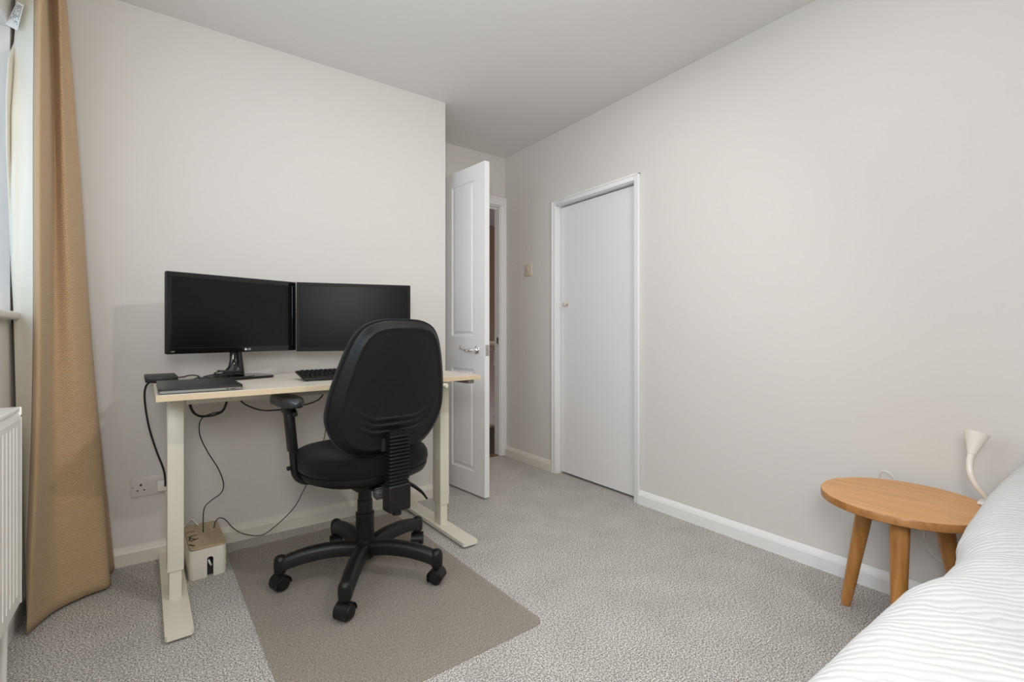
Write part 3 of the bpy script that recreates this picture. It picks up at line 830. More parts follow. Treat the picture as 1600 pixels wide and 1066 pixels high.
mon2 = thing('monitor', 'matt black monitor behind the office chair at the right of the desk', 'monitor'); place(mon2, (0.503, 2.424), (1.007, 2.268))
w = 0.2645; z0, z1 = 0.902, 1.229
bm = bmesh.new(); box(bm, -w, w, 0.0, 0.022, z0, z1, 0.003, 2); box(bm, -0.18, 0.18, 0.02, 0.05, z0 + 0.04, z1 - 0.05, 0.010, 2); autosmooth(obj('casing', bm, M['bezel'], mon2))
bm = bmesh.new()
for d in ((-w + .001, w - .001, z1 - .015, z1 - .001), (-w + .001, w - .001, z0 + .001, z0 + .020), (-w + .001, -w + .016, z0 + .015, z1 - .012), (w - .016, w - .001, z0 + .015, z1 - .012)):
    box(bm, d[0], d[1], -0.002, 0.003, d[2], d[3], 0.001, 1)
obj('bezel', bm, M['bezel'], mon2)
bx('screen', (-w + 0.015, w - 0.015, -0.0005, 0.004, z0 + 0.019, z1 - 0.014), M['screen2'], mon2)
bm = bmesh.new(); box(bm, -0.035, 0.035, 0.045, 0.065, DZT + 0.012, z0 + 0.15, 0.006, 2); autosmooth(obj('stand_neck', bm, M['bezel'], mon2))
bm = bmesh.new(); prism(bm, rrect(-0.11, 0.11, -0.08, 0.11, 0.02), DZT + 0.0015, DZT + 0.013); obj('stand_base', bm, M['steel'], mon2)

# ------------------------------------------------------------------ laptop, keyboard, hub, cables on the desk
lap = thing('laptop', 'closed dark grey laptop on the front left corner of the desk', 'laptop', (-0.016, 1.893, DZT + 0.001), math.radians(1.5))
bm = bmesh.new(); prism(bm, rrect(0.0, 0.238, 0.0, 0.335, 0.008), 0.002, 0.010); obj('base', bm, M['laptop_side'], lap)
bm = bmesh.new(); prism(bm, rrect(0.0005, 0.2375, 0.0005, 0.3345, 0.008), 0.0112, 0.0172); obj('lid', bm, M['laptop_lid'], lap)
bm = bmesh.new(); prism(bm, rrect(0.003, 0.235, 0.003, 0.332, 0.006), 0.0095, 0.0115); obj('seam', bm, M['dark'], lap)
bm = bmesh.new(); box(bm, 0.188, 0.194, -0.0004, 0.002, 0.004, 0.0075); box(bm, 0.199, 0.216, -0.0004, 0.002, 0.0045, 0.0072); box(bm, 0.222, 0.225, -0.0004, 0.002, 0.0045, 0.0072); obj('ports', bm, M['dark'], lap)
bm = bmesh.new()
bm.free()
for (px_, py_) in ((0.02, 0.03), (0.218, 0.03), (0.02, 0.305), (0.218, 0.305)):
    bx('rubber_foot', (px_ - 0.01, px_ + 0.01, py_ - 0.004, py_ + 0.004, 0.0, 0.0025), M['dark'], lap)
bm = bmesh.new(); lathe(bm, [(0.010, 0.0172), (0.010, 0.0176)], 24, Matrix.Translation((0.122, 0.168, 0))); obj('lid_logo', bm, M['laptop_side'], lap)

kb = thing('keyboard', 'black wired keyboard propped up on its feet in front of the right monitor', 'keyboard', (0.455, 2.052, DZT + 0.001), math.radians(2))
KT = Matrix.Rotation(math.radians(9), 4, 'X')
bm = bmesh.new(); box(bm, 0, 0.44, 0.0, 0.145, 0.002, 0.013, 0.003, 2, KT); kbase = autosmooth(obj('base', bm, M['blk'], kb))
for dd in ((0.02, 0.05, 0.118, 0.128, 0.0, 0.022), (0.39, 0.42, 0.118, 0.128, 0.0, 0.022), (0.02, 0.05, 0.006, 0.014, 0.0, 0.006), (0.39, 0.42, 0.006, 0.014, 0.0, 0.006)):
    bx('prop_foot', dd, M['mark'], kb)
bm = bmesh.new(); k0 = 0.0078; t_ = 0.0062
A = [bm.verts.new((sx * k0, sy * k0, 0.0)) for sx, sy in ((-1, -1), (1, -1), (1, 1), (-1, 1))]; B = [bm.verts.new((sx * t_, sy * t_, 0.007)) for sx, sy in ((-1, -1), (1, -1), (1, 1), (-1, 1))]
bm.faces.new(A[::-1]); bm.faces.new(B)
for i in range(4): bm.faces.new((A[i], A[(i + 1) % 4], B[(i + 1) % 4], B[i]))
ky = obj('key', bm, M['blk'], kb); first = True
for r_ in range(6):
    for c_ in range(17):
        if r_ == 0 and 4 <= c_ <= 8: continue
        k_ = ky if first else ky.copy()
        if not first: COL.objects.link(k_); k_.parent = kb
        first = False
        sx = 5.3 if (r_ == 0 and c_ == 3) else 1
        xx = 0.017 + c_ * 0.0192 + (r_ % 3) * 0.003 + (0.006 if c_ > 13 else 0) + (0.054 if sx > 1 else 0)
        if r_ == 0 and c_ > 8: xx += 0.018
        if xx > 0.43: xx = 0.428
        k_.matrix_local = KT @ Matrix.Translation((xx, 0.016 + r_ * 0.0205, 0.0128)) @ Matrix.Diagonal((sx, 1, 1, 1))

hub = thing('docking_hub', 'flat black docking box on the back left corner of the desk', 'docking hub', (-0.012, 2.43, DZT + 0.001), math.radians(3))
bm = bmesh.new(); box(bm, -0.052, 0.052, -0.095, 0.095, 0.003, 0.024, 0.002, 2); autosmooth(obj('case', bm, M['blk'], hub))
bx('ports', (-0.043, -0.02, -0.0956, -0.094, 0.010, 0.016), M['dark'], hub)
bx('rubber_feet', (-0.04, 0.04, -0.08, 0.08, 0, 0.004), M['dark'], hub)

c = cable('power_cable', [(-0.030, 2.40, 0.797), (-0.043, 2.39, 0.797), (-0.060, 2.40, 0.775), (-0.064, 2.44, 0.716), (-0.052, 2.48, 0.607), (-0.030, 2.52, 0.503), (-0.004, 2.555, 0.407), (0.003, 2.578, 0.352), (0.003, 2.583, 0.322)], 0.0038, M['cable_blk'])
tag(c, 'black cable hanging over the left end of the desk down to the plug', 'cable')
loopp = [(0.071, 2.25, 0.760), (0.088, 2.27, 0.687), (0.111, 2.29, 0.659), (0.137, 2.3, 0.653), (0.172, 2.3, 0.657), (0.2, 2.3, 0.678), (0.222, 2.3, 0.760)]
tag(cable('cable_loop', loopp, 0.0048, M['cable_blk']), 'thick black cable loop sagging under the left part of the desk', 'cable')
tag(cable('thin_cable', [(0.222, 2.29, 0.750), (0.195, 2.29, 0.676), (0.155, 2.29, 0.664), (0.125, 2.30, 0.648), (0.115, 2.33, 0.614), (0.121, 2.36, 0.559), (0.15, 2.4, 0.483), (0.19, 2.44, 0.399), (0.212, 2.47, 0.324), (0.203, 2.48, 0.28), (0.162, 2.47, 0.255), (0.138, 2.46, 0.225), (0.135, 2.45, 0.132)], 0.0022, M['cable_blk']),
    'thin black cable dropping from under the desk to the cable box lid', 'cable')
tag(cable('keyboard_cable', [(0.225, 2.2, 0.760), (0.253, 2.2, 0.712), (0.292, 2.2, 0.685), (0.331, 2.2, 0.671), (0.375, 2.2, 0.668), (0.43, 2.2, 0.670), (0.474, 2.2, 0.677), (0.527, 2.2, 0.689), (0.559, 2.2, 0.709), (0.585, 2.2, 0.760)], 0.0030, M['cable_blk']),
    'black cable sagging under the desk behind the chair armrest', 'cable')
tag(cable('thin_cable', [(0.176, 2.47, 0.134), (0.182, 2.485, 0.155), (0.198, 2.49, 0.168), (0.222, 2.5, 0.151), (0.252, 2.52, 0.103), (0.292, 2.54, 0.06), (0.352, 2.55, 0.03), (0.393, 2.55, 0.032), (0.448, 2.5, 0.09), (0.5, 2.45, 0.164), (0.526, 2.4, 0.245), (0.552, 2.4, 0.295), (0.58, 2.4, 0.381), (0.613, 2.4, 0.452), (0.627, 2.4, 0.512), (0.639, 2.4, 0.619), (0.651, 2.4, 0.771)], 0.0020, M['cable_blk']),
    'thin black cable looping low along the skirting and up behind the chair', 'cable')
bm = bmesh.new(); Z = DZT + 0.004
rnd = random.Random(3)
tube(bm, spline([(0.035, 2.40, Z + 0.010), (0.06, 2.39, Z + 0.012), (0.09, 2.36, Z + 0.020), (0.115, 2.35, Z + 0.014), (0.09, 2.33, Z + 0.004), (0.06, 2.34, Z), (0.09, 2.36, Z + 0.002), (0.13, 2.32, Z), (0.16, 2.30, Z + 0.004), (0.185, 2.29, Z + 0.014), (0.20, 2.30, Z + 0.022), (0.195, 2.31, Z + 0.006)], 7), 0.0026, 8)
for q in range(5):
    cx, cy = 0.165 + 0.012 * q, 2.285 + 0.008 * q
    pts = [(cx + 0.045 * math.cos(a) * rnd.uniform(.7, 1.1), cy + 0.014 * math.sin(a) * rnd.uniform(.6, 1.2), Z + 0.012 + 0.004 * q + 0.010 * (1 + math.sin(a * 1 + q)) / 2) for a in [i * 2 * PI / 8 for i in range(10)]]
    tube(bm, spline(pts, 5), 0.0021, 6)
tube(bm, spline([(0.20, 2.27, Z + 0.010), (0.235, 2.25, Z + 0.011), (0.27, 2.26, Z + 0.011), (0.31, 2.29, Z + 0.012)], 6), 0.0024, 6)
tag(obj('cable_bundle', bm, M['cable_blk'], None, smooth=True), 'tangled bundle of black cables on the desk behind the laptop', 'cable bundle')

# ------------------------------------------------------------------ cable management box
cb = thing('cable_box', 'white cable box with pale bamboo lid on the carpet under the desk', 'storage box', (0.078, 2.292, 0.001), math.radians(2.5))
W_, D_, HB = 0.132, 0.300, 0.118
bm = bmesh.new()
ol = rrect(0, W_, 0, D_, 0.022, 6); il = rrect(0.004, W_ - 0.004, 0.004, D_ - 0.004, 0.018, 6)
# walls built as rings with an arched slot cut in the front face
n = len(ol)
def ring(pl, z): return [bm.verts.new((x, y, z)) for x, y in pl]
sx0, sx1, sh = 0.062, 0.084, 0.082
# front wall split around the slot: outline inserted points
def with_slot(pl, y):
    out = []
    for i, p_ in enumerate(pl):
        out.append(p_)
        nx = pl[(i + 1) % len(pl)]
        if abs(p_[1] - y) < 1e-6 and abs(nx[1] - y) < 1e-6 and p_[0] < sx0 and nx[0] > sx1:
            out += [(sx0, y), (sx0 + 0.004, y), ((sx0 + sx1) / 2, y), (sx1 - 0.004, y), (sx1, y)]
    return out
ol2 = with_slot(ol, 0.0); il2 = with_slot(il, 0.004)
N2 = len(ol2); zlev = [0.0, 0.006, sh - 0.010, sh - 0.004, sh, HB - 0.003, HB]
def pt(pl, i, z, ins=0): return (pl[i][0], pl[i][1], z)
grid_o = []; grid_i = []
for z in zlev:
    sft = 0.003 if z == 0 else 0
    cx_, cy_ = W_ / 2, D_ / 2
    grid_o.append([bm.verts.new((x + (cx_ - x) * sft * 8, y + (cy_ - y) * sft * 4, z)) for x, y in ol2])
    grid_i.append([bm.verts.new((x, y, max(z, 0.004))) for x, y in il2])
def is_slot(i, j):
    a, b = ol2[i], ol2[(i + 1) % N2]
    if not (abs(a[1]) < 1e-6 and abs(b[1]) < 1e-6 and a[0] >= sx0 - 1e-6 and b[0] <= sx1 + 1e-6): return False
    mid = (a[0] + b[0]) / 2
    edge = mid < sx0 + 0.004 or mid > sx1 - 0.004
    if j >= 4: return False
    if j == 3 and edge: return False
    return j >= 0
for j in range(len(zlev) - 1):
    for i in range(N2):
        if is_slot(i, j): continue
        k = (i + 1) % N2
        bm.faces.new((grid_o[j][i], grid_o[j][k], grid_o[j + 1][k], grid_o[j + 1][i]))
        bm.faces.new((grid_i[j][i], grid_i[j + 1][i], grid_i[j + 1][k], grid_i[j][k]))
for i in range(N2):
    k = (i + 1) % N2; bm.faces.new((grid_o[-1][i], grid_o[-1][k], grid_i[-1][k], grid_i[-1][i]))
bm.faces.new([grid_i[0][i] for i in range(N2)]); bm.faces.new([grid_o[0][i] for i in range(N2)][::-1])
autosmooth(obj('box_body', bm, M['box_white'], cb), 35)
# bamboo lid with cut-out notches along its left side
bm = bmesh.new(); prism(bm, rrect(0.003, W_ - 0.003, 0.006, D_ - 0.006, 0.020, 6), HB + 0.001, HB + 0.010); lid = obj('lid', bm, M['bamboo'], cb)
lid.rotation_euler = (0, math.radians(0.8), 0)
bm = bmesh.new()
def slot(x, y, l, wd, a):
    box(bm, -l / 2, l / 2, -wd / 2, wd / 2, HB + 0.0095, HB + 0.0106, 0.0, 1, Matrix.Translation((x, y, 0)) @ Matrix.Rotation(a, 4, 'Z'))
slot(0.020, 0.205, 0.030, 0.006, 0.05); slot(0.024, 0.150, 0.036, 0.007, 0.15); slot(0.022, 0.115, 0.040, 0.006, -0.9); slot(0.026, 0.100, 0.034, 0.007, 0.5); slot(0.012, 0.125, 0.05, 0.005, 1.4); slot(0.012, 0.045, 0.03, 0.008, -1.0)
tag(obj('lid_cutout', bm, M['dark'], lid), label='dark cut-out slots')
bm = bmesh.new(); box(bm, 0.010, W_ - 0.010, 0.030, D_ - 0.02, 0.005, 0.055, 0.004); box(bm, 0.02, W_ - 0.02, 0.012, 0.03, 0.006, 0.04); obj('power_strip', bm, M['dark'], cb)
bm = bmesh.new(); tube(bm, spline([(0.085, 0.030, 0.035), (0.077, 0.014, 0.042), (0.072, 0.006, 0.055), (0.068, 0.014, 0.066)], 5), 0.004, 10); obj('white_lead', bm, M['cable_white'], cb, smooth=True)

# ------------------------------------------------------------------ office chair
CR = math.radians(6.5)
ch = thing('office_chair', 'black office chair with tall rounded back on a five-star base, pulled up to the desk', 'office chair', (0.665, 1.945, 0.0), CR)
FLOOR = 0.0055
# star base legs + casters
bm = bmesh.new()
lathe(bm, [(0.034, 0.075), (0.040, 0.085), (0.046, 0.105), (0.043, 0.135), (0.037, 0.15), (0.037, 0.155), (0.0355, 0.245), (0.0375, 0.250), (0.0365, 0.258), (0.030, 0.259), (0.030, 0.31), (0.027, 0.312), (0.027, 0.43)], 32)
autosmooth(obj('gas_lift', bm, M['blk'], ch))


def make_caster_mesh():
    bm = bmesh.new(); R = 0.0275
    mY = Matrix.Rotation(PI / 2, 4, 'X')
    for s in (-1, 1):
        # wheel
        lathe(bm, [(0.004, -0.0085), (R - 0.004, -0.0085), (R, -0.005), (R, 0.005), (R - 0.004, 0.0085), (0.004, 0.0085)], 24, Matrix.Translation((0, s * 0.0155, R)) @ mY)
        # side cover, slightly domed
        lathe(bm, [(R * 0.86, 0), (R * 0.8, 0.003), (R * 0.45, 0.0045), (0.002, 0.005)], 24, Matrix.Translation((0, s * 0.024, R)) @ Matrix.Rotation(-s * PI / 2, 4, 'X'))
    # hood over both wheels
    arc = []; n = 16
    outer = [((R + 0.0045) * math.cos(a), R + (R + 0.0045) * math.sin(a)) for a in [math.radians(-38 + 222 * i / n) for i in range(n + 1)]]
    inner = [((R + 0.0015) * math.cos(a), R + (R + 0.0015) * math.sin(a)) for a in [math.radians(-38 + 222 * i / n) for i in range(n + 1)]]
    poly = outer + inner[::-1]
    L = [bm.verts.new((x, -0.0265, z)) for x, z in poly]; Rr = [bm.verts.new((x, 0.0265, z)) for x, z in poly]
    q = len(poly)
    for i in range(q):
        bm.faces.new((L[i], L[(i + 1) % q], Rr[(i + 1) % q], Rr[i]))
    for i in range(n):
        for S_ in (L, Rr): bm.faces.new((S_[i], S_[i + 1], S_[q - 2 - i], S_[q - 1 - i]))
    lathe(bm, [(0.010, 0.052), (0.012, 0.060), (0.012, 0.0655), (0.006, 0.067), (0.006, 0.085)], 16)
    return bm


def make_leg(a, swivel):
    bm = bmesh.new()
    pts = [(0.030, 0, 0.118), (0.09, 0, 0.128), (0.16, 0, 0.130), (0.23, 0, 0.124), (0.285, 0, 0.112), (0.307, 0, 0.104)]
    sp = spline(pts, 5); sec = []
    n = len(sp)
    for i, p_ in enumerate(sp):
        t = i / (n - 1); hw = 0.029 - 0.006 * t; hh = 0.026 - 0.002 * t
        pr = [(-hw, -hh), (-hw, hh * 0.25), (-hw * 0.72, hh * 0.8), (-hw * 0.3, hh), (hw * 0.3, hh), (hw * 0.72, hh * 0.8), (hw, hh * 0.25), (hw, -hh), (hw * 0.7, -hh), (-hw * 0.7, -hh)]
        sec.append([bm.verts.new((p_.x, y, p_.z + z)) for y, z in pr])
    q = len(sec[0])
    for i in range(n - 1):
        for k in range(q): bm.faces.new((sec[i][k], sec[i][(k + 1) % q], sec[i + 1][(k + 1) % q], sec[i + 1][k]))
    bm.faces.new(sec[0]); bm.faces.new(sec[-1][::-1])
    # rounded knuckle that holds the caster
    lathe(bm, [(0.019, 0.071), (0.0235, 0.078), (0.0245, 0.105), (0.0235, 0.120), (0.019, 0.131), (0.010, 0.137), (0.001, 0.138)], 24, Matrix.Translation((0.312, 0, 0)))
    leg = autosmooth(obj('leg', bm, M['blk'], ch), 50)
    leg.rotation_euler = (0, 0, a)
    cs = autosmooth(obj('caster', make_caster_mesh(), M['blk'], leg), 45)
    cs.location = (0.312, 0, FLOOR); cs.rotation_euler = (0, 0, swivel - a)
    return leg


for k, (ad, sv) in enumerate(((167, 200), (239, 215), (311, 130), (23, 60), (95, 80))):
    make_leg(math.radians(ad) - CR, math.radians(sv) - CR)


def superoval(w, y0, y1, n=3.0, k=72):
    out = []
    cy = (y0 + y1) / 2; h = (y1 - y0) / 2
    for i in range(k):
        a = 2 * PI * i / k; c, s = math.cos(a), math.sin(a)
        nn = n if s > 0 else n * 0.85
        x = w * abs(c) ** (2 / nn) * (1 if c >= 0 else -1); y = h * abs(s) ** (2 / nn) * (1 if s >= 0 else -1)
        out.append((x, cy + y))
    return out


def loft_outline(bm, ol, levels, center):
    """levels: (scale, z, lip) rings from bottom to top, capped"""
    rings = []
    for sc, z in levels:
        rings.append([bm.verts.new((center[0] + (x - center[0]) * sc, center[1] + (y - center[1]) * sc, z(x, y) if callable(z) else z)) for x, y in ol])
    n = len(ol)
    for a, b in zip(rings, rings[1:]):
        for i in range(n): bm.faces.new((a[i], a[(i + 1) % n], b[(i + 1) % n], b[i]))
    bm.faces.new(rings[0][::-1]); bm.faces.new(rings[-1])


so = superoval(0.252, -0.215, 0.255, 2.9)
sc_ = (0, 0.02)
bm = bmesh.new(); loft_outline(bm, so, [(0.55, 0.405), (0.80, 0.412), (0.955, 0.430), (0.99, 0.446), (0.995, 0.458), (0.97, 0.460)], sc_); autosmooth(obj('seat_shell', bm, M['blk_shell'], ch), 50)
bm = bmesh.new(); loft_outline(bm, so, [(0.97, 0.458), (1.0, 0.464), (1.012, 0.480), (1.0, 0.500), (0.965, 0.515), (0.90, 0.524), (0.75, 0.529), (0.5, 0.527), (0.2, 0.525)], sc_); obj('seat', bm, M['fabric_blk'], ch, smooth=True)

# backrest
HB_ = [(0, 0), (0.080, 0.0), (0.138, 0.014), (0.188, 0.050), (0.222, 0.105), (0.238, 0.165), (0.231, 0.245), (0.213, 0.325), (0.191, 0.400), (0.166, 0.458), (0.130, 0.496), (0.075, 0.514), (0, 0.517)]
half = [Vector((x, y, 0)) for x, y in HB_]
full = half + [Vector((-x, y, 0)) for x, y in HB_[-2:0:-1]]
# closed catmull
def closed_spline(P, n):
    out = []; m_ = len(P)
    for i in range(m_):
        a, b, c, d = P[i - 1], P[i], P[(i + 1) % m_], P[(i + 2) % m_]
        for k in range(n):
            t = k / n; out.append(0.5 * ((2 * b) + (-a + c) * t + (2 * a - 5 * b + 4 * c - d) * t * t + (-a + 3 * b - 3 * c + d) * t ** 3))
    return out
ob_ = [(p.x, p.y) for p in closed_spline(full, 5)]
BC = (0.0, 0.235)


def backpos(u, v, d):
    """u across, v up the back, d forward from the rear face"""
    y = -(0.226 + 0.235 * v) + 0.55 * u * u + 0.10 * (v - 0.2) ** 2
    return (u, y + d, 0.532 + v * 0.985)


def sstep(a, b, x):
    t = max(0, min(1, (x - a) / (b - a))); return t * t * (3 - 2 * t)


def groove(u, v):
    h = 0.0
    for k, vk in enumerate((0.098, 0.124, 0.150)):
        au = abs(u); lim = 0.165 + 0.012 * k
        vc = vk + (0.0 if au < 0.085 else (au - 0.085) * 0.42) + 0.25 * au * au
        fade = 1 - sstep(lim - 0.03, lim, au)
        dv = v - vc
        if -0.020 < dv < 0.004: h += fade * 0.0060 * sstep(-0.020, -0.001, dv) * (1 - sstep(0.0, 0.004, dv))
    return h


bm = bmesh.new(); NR = 64; rings = []
for j in range(NR + 1):
    rho = (j / NR) ** 0.9
    rg = []
    for (x, y) in ob_:
        u = BC[0] + (x - BC[0]) * rho * 0.975; v = BC[1] + (y - BC[1]) * rho * 0.975
        R_ = math.hypot(x - BC[0], y - BC[1]); e = (1 - rho) * R_
        d = 0.026 * (1 - sstep(0.0, 0.030, e)) ** 1.3 - 0.0022 * sstep(0.024, 0.030, e) * (1 - sstep(0.030, 0.036, e))
        d += 0.002 * sstep(0.036, 0.04, e)
        d -= groove(u, v)
        rg.append(bm.verts.new(backpos(u, v, d)))
    rings.append(rg)
q = len(ob_)
for a, b in zip(rings[1:], rings[2:]):
    for i in range(q): bm.faces.new((a[i], a[(i + 1) % q], b[(i + 1) % q], b[i]))
cv = bm.verts.new(backpos(BC[0], BC[1], 0.002))
for i in range(q): bm.faces.new((cv, rings[1][(i + 1) % q], rings[1][i]))
bmesh.ops.delete(bm, geom=rings[0], context='VERTS')
# front closing
last = rings[-1]
fr_ = [bm.verts.new((v.co.x, v.co.y + 0.008, v.co.z)) for v in last]
for i in range(q): bm.faces.new((last[i], last[(i + 1) % q], fr_[(i + 1) % q], fr_[i]))
bm.faces.new(fr_)
autosmooth(obj('backrest_shell', bm, M['blk_shell'], ch), 60)
bm = bmesh.new(); rings = []
for rho, d in ((0.96, 0.030), (0.99, 0.032), (1.0, 0.042), (1.0, 0.055), (0.985, 0.070), (0.95, 0.080), (0.85, 0.086), (0.6, 0.084), (0.3, 0.080)):
    rings.append([bm.verts.new(backpos(BC[0] + (x - BC[0]) * rho, BC[1] + (y - BC[1]) * rho, d - 0.004)) for x, y in ob_])
for a, b in zip(rings, rings[1:]):
    for i in range(q): bm.faces.new((a[i], a[(i + 1) % q], b[(i + 1) % q], b[i]))
bm.faces.new(rings[0][::-1]); bm.faces.new(rings[-1])
obj('backrest', bm, M['fabric_blk'], ch, smooth=True)
# spine: ribbed bellows, bracket cover
bm = bmesh.new(); yc = -0.262
nb = 14
for i in range(nb):
    z = 0.437 + i * 0.0132; yy = yc + 0.0 - 0.0012 * i * 0.5
    box(bm, -0.041, 0.041, yy - 0.021, yy + 0.021, z, z + 0.0088, 0.0036, 3)
box(bm, -0.034, 0.034, yc - 0.016, yc + 0.016, 0.43, 0.63)
autosmooth(obj('spine_bellows', bm, M['blk_shell'], ch), 60)
bx('spine_slot', (-0.046, 0.046, -0.238, -0.215, 0.555, 0.606), M['dark'], ch)
bm = bmesh.new(); box(bm, -0.045, 0.045, yc - 0.028, yc + 0.030, 0.338, 0.437, 0.009, 3); autosmooth(obj('spine_bracket', bm, M['blk'], ch))
cyl('tension_knob', (0.0, yc, 0.322), (0.0, yc, 0.340), 0.017, M['blk'], ch)
bm = bmesh.new(); box(bm, -0.022, 0.022, -0.24, 0.02, 0.372, 0.384, 0.002); box(bm, -0.075, 0.075, -0.09, 0.12, 0.372, 0.408, 0.008, 2); autosmooth(obj('tilt_mechanism', bm, M['blk'], ch))
bm = bmesh.new(); mt = Matrix.Translation((-0.012, -0.190, 0.388)) @ Matrix.Rotation(-PI / 2, 4, 'Y')
vs = []
for kk in range(24):
    pass
lathe(bm, [(0.010, -0.004), (0.019, 0.0), (0.021, 0.006), (0.020, 0.034), (0.016, 0.040), (0.002, 0.041)], 20, mt)
for kk in range(10):
    a = 2 * PI * kk / 10; tube(bm, [mt @ Vector((0.0205 * math.cos(a), 0.0205 * math.sin(a), 0.004)), mt @ Vector((0.020 * math.cos(a), 0.020 * math.sin(a), 0.034))], 0.0028, 6)
obj('adjuster_knob', bm, M['shell_grey'], ch, smooth=True)
for (yy, ln, dz) in ((-0.05, 0.11, -0.035), (-0.12, 0.155, -0.085)):
    bm = bmesh.new(); sp = spline([(0.06, yy, 0.385), (0.06 + ln * 0.4, yy, 0.380), (0.06 + ln * 0.8, yy - 0.004, 0.385 + dz * 0.6), (0.06 + ln, yy - 0.006, 0.380 + dz)], 6)
    tube(bm, sp, 0.008, 10, [0.006 + 0.005 * math.sin(PI * min(1, .15 + i / len(sp))) for i in range(len(sp))], flat=(1.25, 0.7))
    obj('lever', bm, M['blk'], ch, smooth=True)


def armrest(s):
    X = s * 0.268
    bm = bmesh.new(); box(bm, -0.024, 0.024, -0.014, 0.014, 0.0, 0.165, 0.004, 2)
    box(bm, -0.030, 0.030, -0.018, 0.018, 0.150, 0.178, 0.004, 2)
    # slanting sleeve: top leans outwards
    mt = Matrix.Translation((X, 0.045, 0.540)) @ Matrix.Rotation(s * math.radians(5.5), 4, 'Y') @ Matrix.Rotation(PI / 2, 4, 'Z')
    bmesh.ops.transform(bm, matrix=mt, verts=bm.verts[:])
    tube(bm, [(X + s * 0.005, 0.018, 0.695), (X + s * 0.012, -0.018, 0.690)], 0.010, 12, [0.012, 0.009])
    arm = autosmooth(obj('armrest', bm, M['blk'], ch))
    bm = bmesh.new()
    sp = spline([(X + s * 0.002, 0.045, 0.56), (X - s * 0.002, 0.045, 0.50), (X - s * 0.008, 0.045, 0.455), (X - s * 0.028, 0.043, 0.428), (X - s * 0.07, 0.04, 0.414), (X - s * 0.19, 0.03, 0.405)], 5)
    tube(bm, sp, 0.02, 8, None, flat=(0.62, 1.0) ); autosmooth(obj('arm_bracket', bm, M['blk'], arm), 30)
    cyl('bolt', (X + s * 0.010, 0.045, 0.480), (X + s * 0.020, 0.045, 0.480), 0.008, M['blk'], arm)
    bm = bmesh.new(); ol = [(X + s * 0.018 + a * 1.0, 0.055 + b) for a, b in superoval(0.044, -0.125, 0.125, 2.6, 40)]
    cc = (X + s * 0.018, 0.055)
    loft_outline(bm, ol, [(0.80, 0.716), (0.93, 0.718), (0.99, 0.724), (1.0, 0.732), (0.985, 0.742), (0.93, 0.749), (0.82, 0.752), (0.5, 0.7525)], cc)
    tag(autosmooth(obj('arm_pad', bm, M['pad'], arm), 60), label='smooth rounded armrest pad')
    return arm


armrest(-1); armrest(1)

# ------------------------------------------------------------------ round side table
tb = thing('side_table', 'small round oak side table with splayed legs beside the bed', 'side table', (1.960, 0.526, 0))
bm = bmesh.new(); lathe(bm, [(0.221, 0.424), (0.2245, 0.4265), (0.225, 0.447), (0.2235, 0.4495), (0.001, 0.4500)], 96)
o = obj('table_top', bm, [M['oak'], M['oak_edge']], tb); autosmooth(o)
for p_ in o.data.polygons:
    if p_.normal.z < 0.7: p_.material_index = 1
legm = None
for a in (74, 192, 313):
    bm = bmesh.new(); A_ = Vector((0.108, 0, 0.425)); B_ = Vector((0.187, 0, 0.002))
    k = 12; tube(bm, [A_.lerp(B_, t / k) for t in range(k + 1)], 0.02, 24, [0.027 - 0.0105 * t / k for t in range(k)] + [0.014])
    lg_ = autosmooth(obj('leg', bm, M['oak_leg'], tb)); lg_.rotation_euler = (0, 0, math.radians(a))

# ------------------------------------------------------------------ gooseneck lamp
lamp = thing('reading_lamp', 'white gooseneck lamp with funnel-shaped head between the side table and bed', 'lamp', (2.09, 0.345, 0.450))
lo = Vector((2.09, 0.345, 0.450))
P_ = [Vector(p) - lo for p in ((2.085, 0.350, 0.452), (2.090, 0.344, 0.466), (2.074, 0.357, 0.492), (2.063, 0.371, 0.520), (2.063, 0.381, 0.550), (2.074, 0.384, 0.583), (2.088, 0.382, 0.607))]
bm = bmesh.new(); sp = spline(P_, 6); tube(bm, sp, 0.0075, 14, [0.0070 + 0.0025 * i / len(sp) for i in range(len(sp))]); obj('neck', bm, M['lamp'], lamp, smooth=True)
d_ = Vector((0.012, -0.002, 0.062)).normalized(); rotm = Vector((0, 0, 1)).rotation_difference(Vector((0.40, -0.12, 1)).normalized()).to_matrix().to_4x4()
bm = bmesh.new(); lathe(bm, [(0.0095, -0.012), (0.0115, 0.0), (0.0165, 0.018), (0.024, 0.042), (0.0315, 0.064), (0.0325, 0.066), (0.0312, 0.067), (0.024, 0.046), (0.012, 0.010), (0.001, 0.008)], 32, Matrix.Translation(P_[-1]) @ rotm)
obj('lamp_head', bm, M['lamp'], lamp, smooth=True)
bm = bmesh.new(); box(bm, -0.022, 0.018, -0.022, 0.022, 0.001, 0.012, 0.004, 2); box(bm, -0.004, 0.018, -0.022, -0.010, -0.045, 0.004, 0.002); box(bm, -0.02, 0.018, -0.022, 0.01, -0.05, -0.042, 0.002)
obj('clamp', bm, M['lamp'], lamp)
tag(cable('lamp_cord', [(2.215, 0.655, 0.335), (2.205, 0.660, 0.40), (2.200, 0.660, 0.438), (2.192, 0.653, 0.464), (2.190, 0.637, 0.472), (2.190, 0.621, 0.463), (2.195, 0.61, 0.443), (2.205, 0.58, 0.383), (2.205, 0.532, 0.316), (2.2, 0.525, 0.261), (2.19, 0.514, 0.229), (2.18, 0.491, 0.207), (2.15, 0.44, 0.20), (2.12, 0.38, 0.24), (2.10, 0.335, 0.36), (2.095, 0.33, 0.402)], 0.0024, M['cable_white']),
    'thin white cord curling up behind the side table by the wall', 'cord')
pl2 = thing('plug', 'white plug in the wall socket behind the side table', 'plug', (XR - 0.0095, 0.655, 0.310))
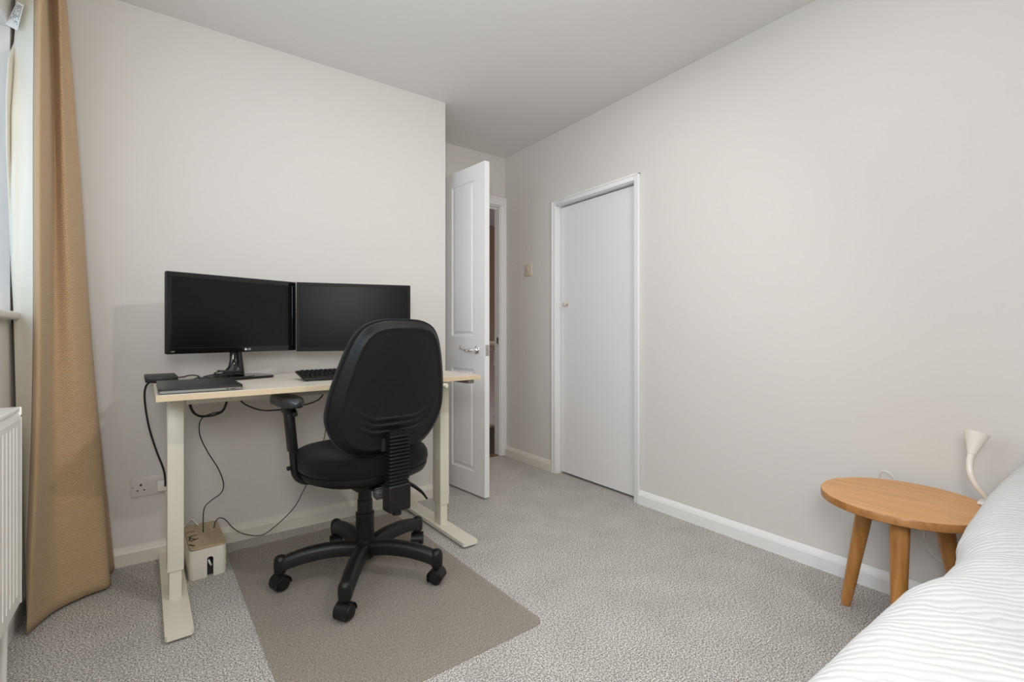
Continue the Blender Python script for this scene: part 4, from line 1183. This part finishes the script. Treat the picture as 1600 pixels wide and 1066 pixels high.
bx('plug_cover', (-0.030, 0, -0.024, 0.024, -0.030, 0.024), M['white_plastic'], pl2, 0.006, 3)

# ------------------------------------------------------------------ bed and duvet
bed = thing('bed', 'double bed against the right wall under a pale striped duvet', 'bed', (1.18, -0.50, 0))
bx('bed_base', (-1.0, 1.0, -0.66, 0.66, 0.08, 0.30), M['bed_base'], bed, 0.02, 3)
bx('mattress', (-0.99, 1.0, -0.66, 0.66, 0.301, 0.50), M['mattress'], bed, 0.05, 5)
for sx in (-0.92, 0.92):
    for sy in (-0.58, 0.58): cyl('leg', (sx, sy, 0), (sx, sy, 0.085), 0.025, M['dark'], bed)

from mathutils import noise as mnoise
bm = bmesh.new(); NX, NY = 150, 130
x0, x1 = 0.14, 2.205
YE = 0.298                   # where the cloth rolls over the long edge
EDGE = [(0.14, 0.235), (0.35, 0.265), (0.62, 0.281), (0.755, 0.281), (0.925, 0.280), (1.00, 0.278), (1.045, 0.271), (1.11, 0.256), (1.22, 0.252), (1.30, 0.262), (1.38, 0.277), (1.51, 0.288), (1.76, 0.293), (2.30, 0.295)]
def duvet_edge(x):
    for a, b in zip(EDGE, EDGE[1:]):
        if x <= b[0]:
            t = (x - a[0]) / (b[0] - a[0]); t = t * t * (3 - 2 * t) * 0.5 + t * 0.5
            return a[1] + (b[1] - a[1]) * t
    return EDGE[-1][1]
def topz(x, y):
    k = 1 - 0.75 * sstep(0.0, 0.2, y)
    z = 0.592 + k * (0.012 * mnoise.noise(Vector((x * 1.6, y * 1.6, 0.3))) + 0.008 * mnoise.noise(Vector((x * 5, y * 5, 1.3)))) + 0.003 * mnoise.noise(Vector((x * 13, y * 13, 4)))
    z += 0.022 * sstep(1.40, 1.9, x)
    z += 0.0035 * math.sin((x * 0.8 + y) * 26 + 3 * mnoise.noise(Vector((x * 3, y * 3, 7)))) * sstep(-0.2, 0.0, y) * (1 - sstep(0.08, 0.2, y))
    return z
V = []
for i in range(NX + 1):
    x = x0 + (x1 - x0) * i / NX
    row = []
    for j in range(NY + 1):
        t = j / NY; ye = duvet_edge(x); r = 0.075
        L1 = ye + 1.20; Larc = r * PI / 2; L3 = 0.20
        s = t * (L1 + Larc + L3)
        if s < L1 - 0: y = -1.20 + s * (L1 - r) / L1; z = topz(x, y)
        elif s < L1 + Larc:
            a = (s - L1) / r; y = ye - r + r * math.sin(a); z = topz(x, ye - r) - r + r * math.cos(a)
        else:
            d = s - L1 - Larc; y = ye + 0.004 * (math.sin(x * 11) - 1); z = topz(x, ye - r) - r - d
        # roll down at the foot end
        ef = sstep(0.14, 0.24, x); z = z - (1 - ef) * 0.10
        row.append(bm.verts.new((x, y, z)))
    V.append(row)
for i in range(NX):
    for j in range(NY): bm.faces.new((V[i][j], V[i + 1][j], V[i + 1][j + 1], V[i][j + 1]))
dv = obj('duvet', bm, M['duvet'], None, smooth=True)
s_ = dv.modifiers.new('thickness', 'SOLIDIFY'); s_.thickness = 0.02; s_.offset = -1
tag(dv, 'white duvet with fine grey puckered lines spread over the bed', 'duvet')
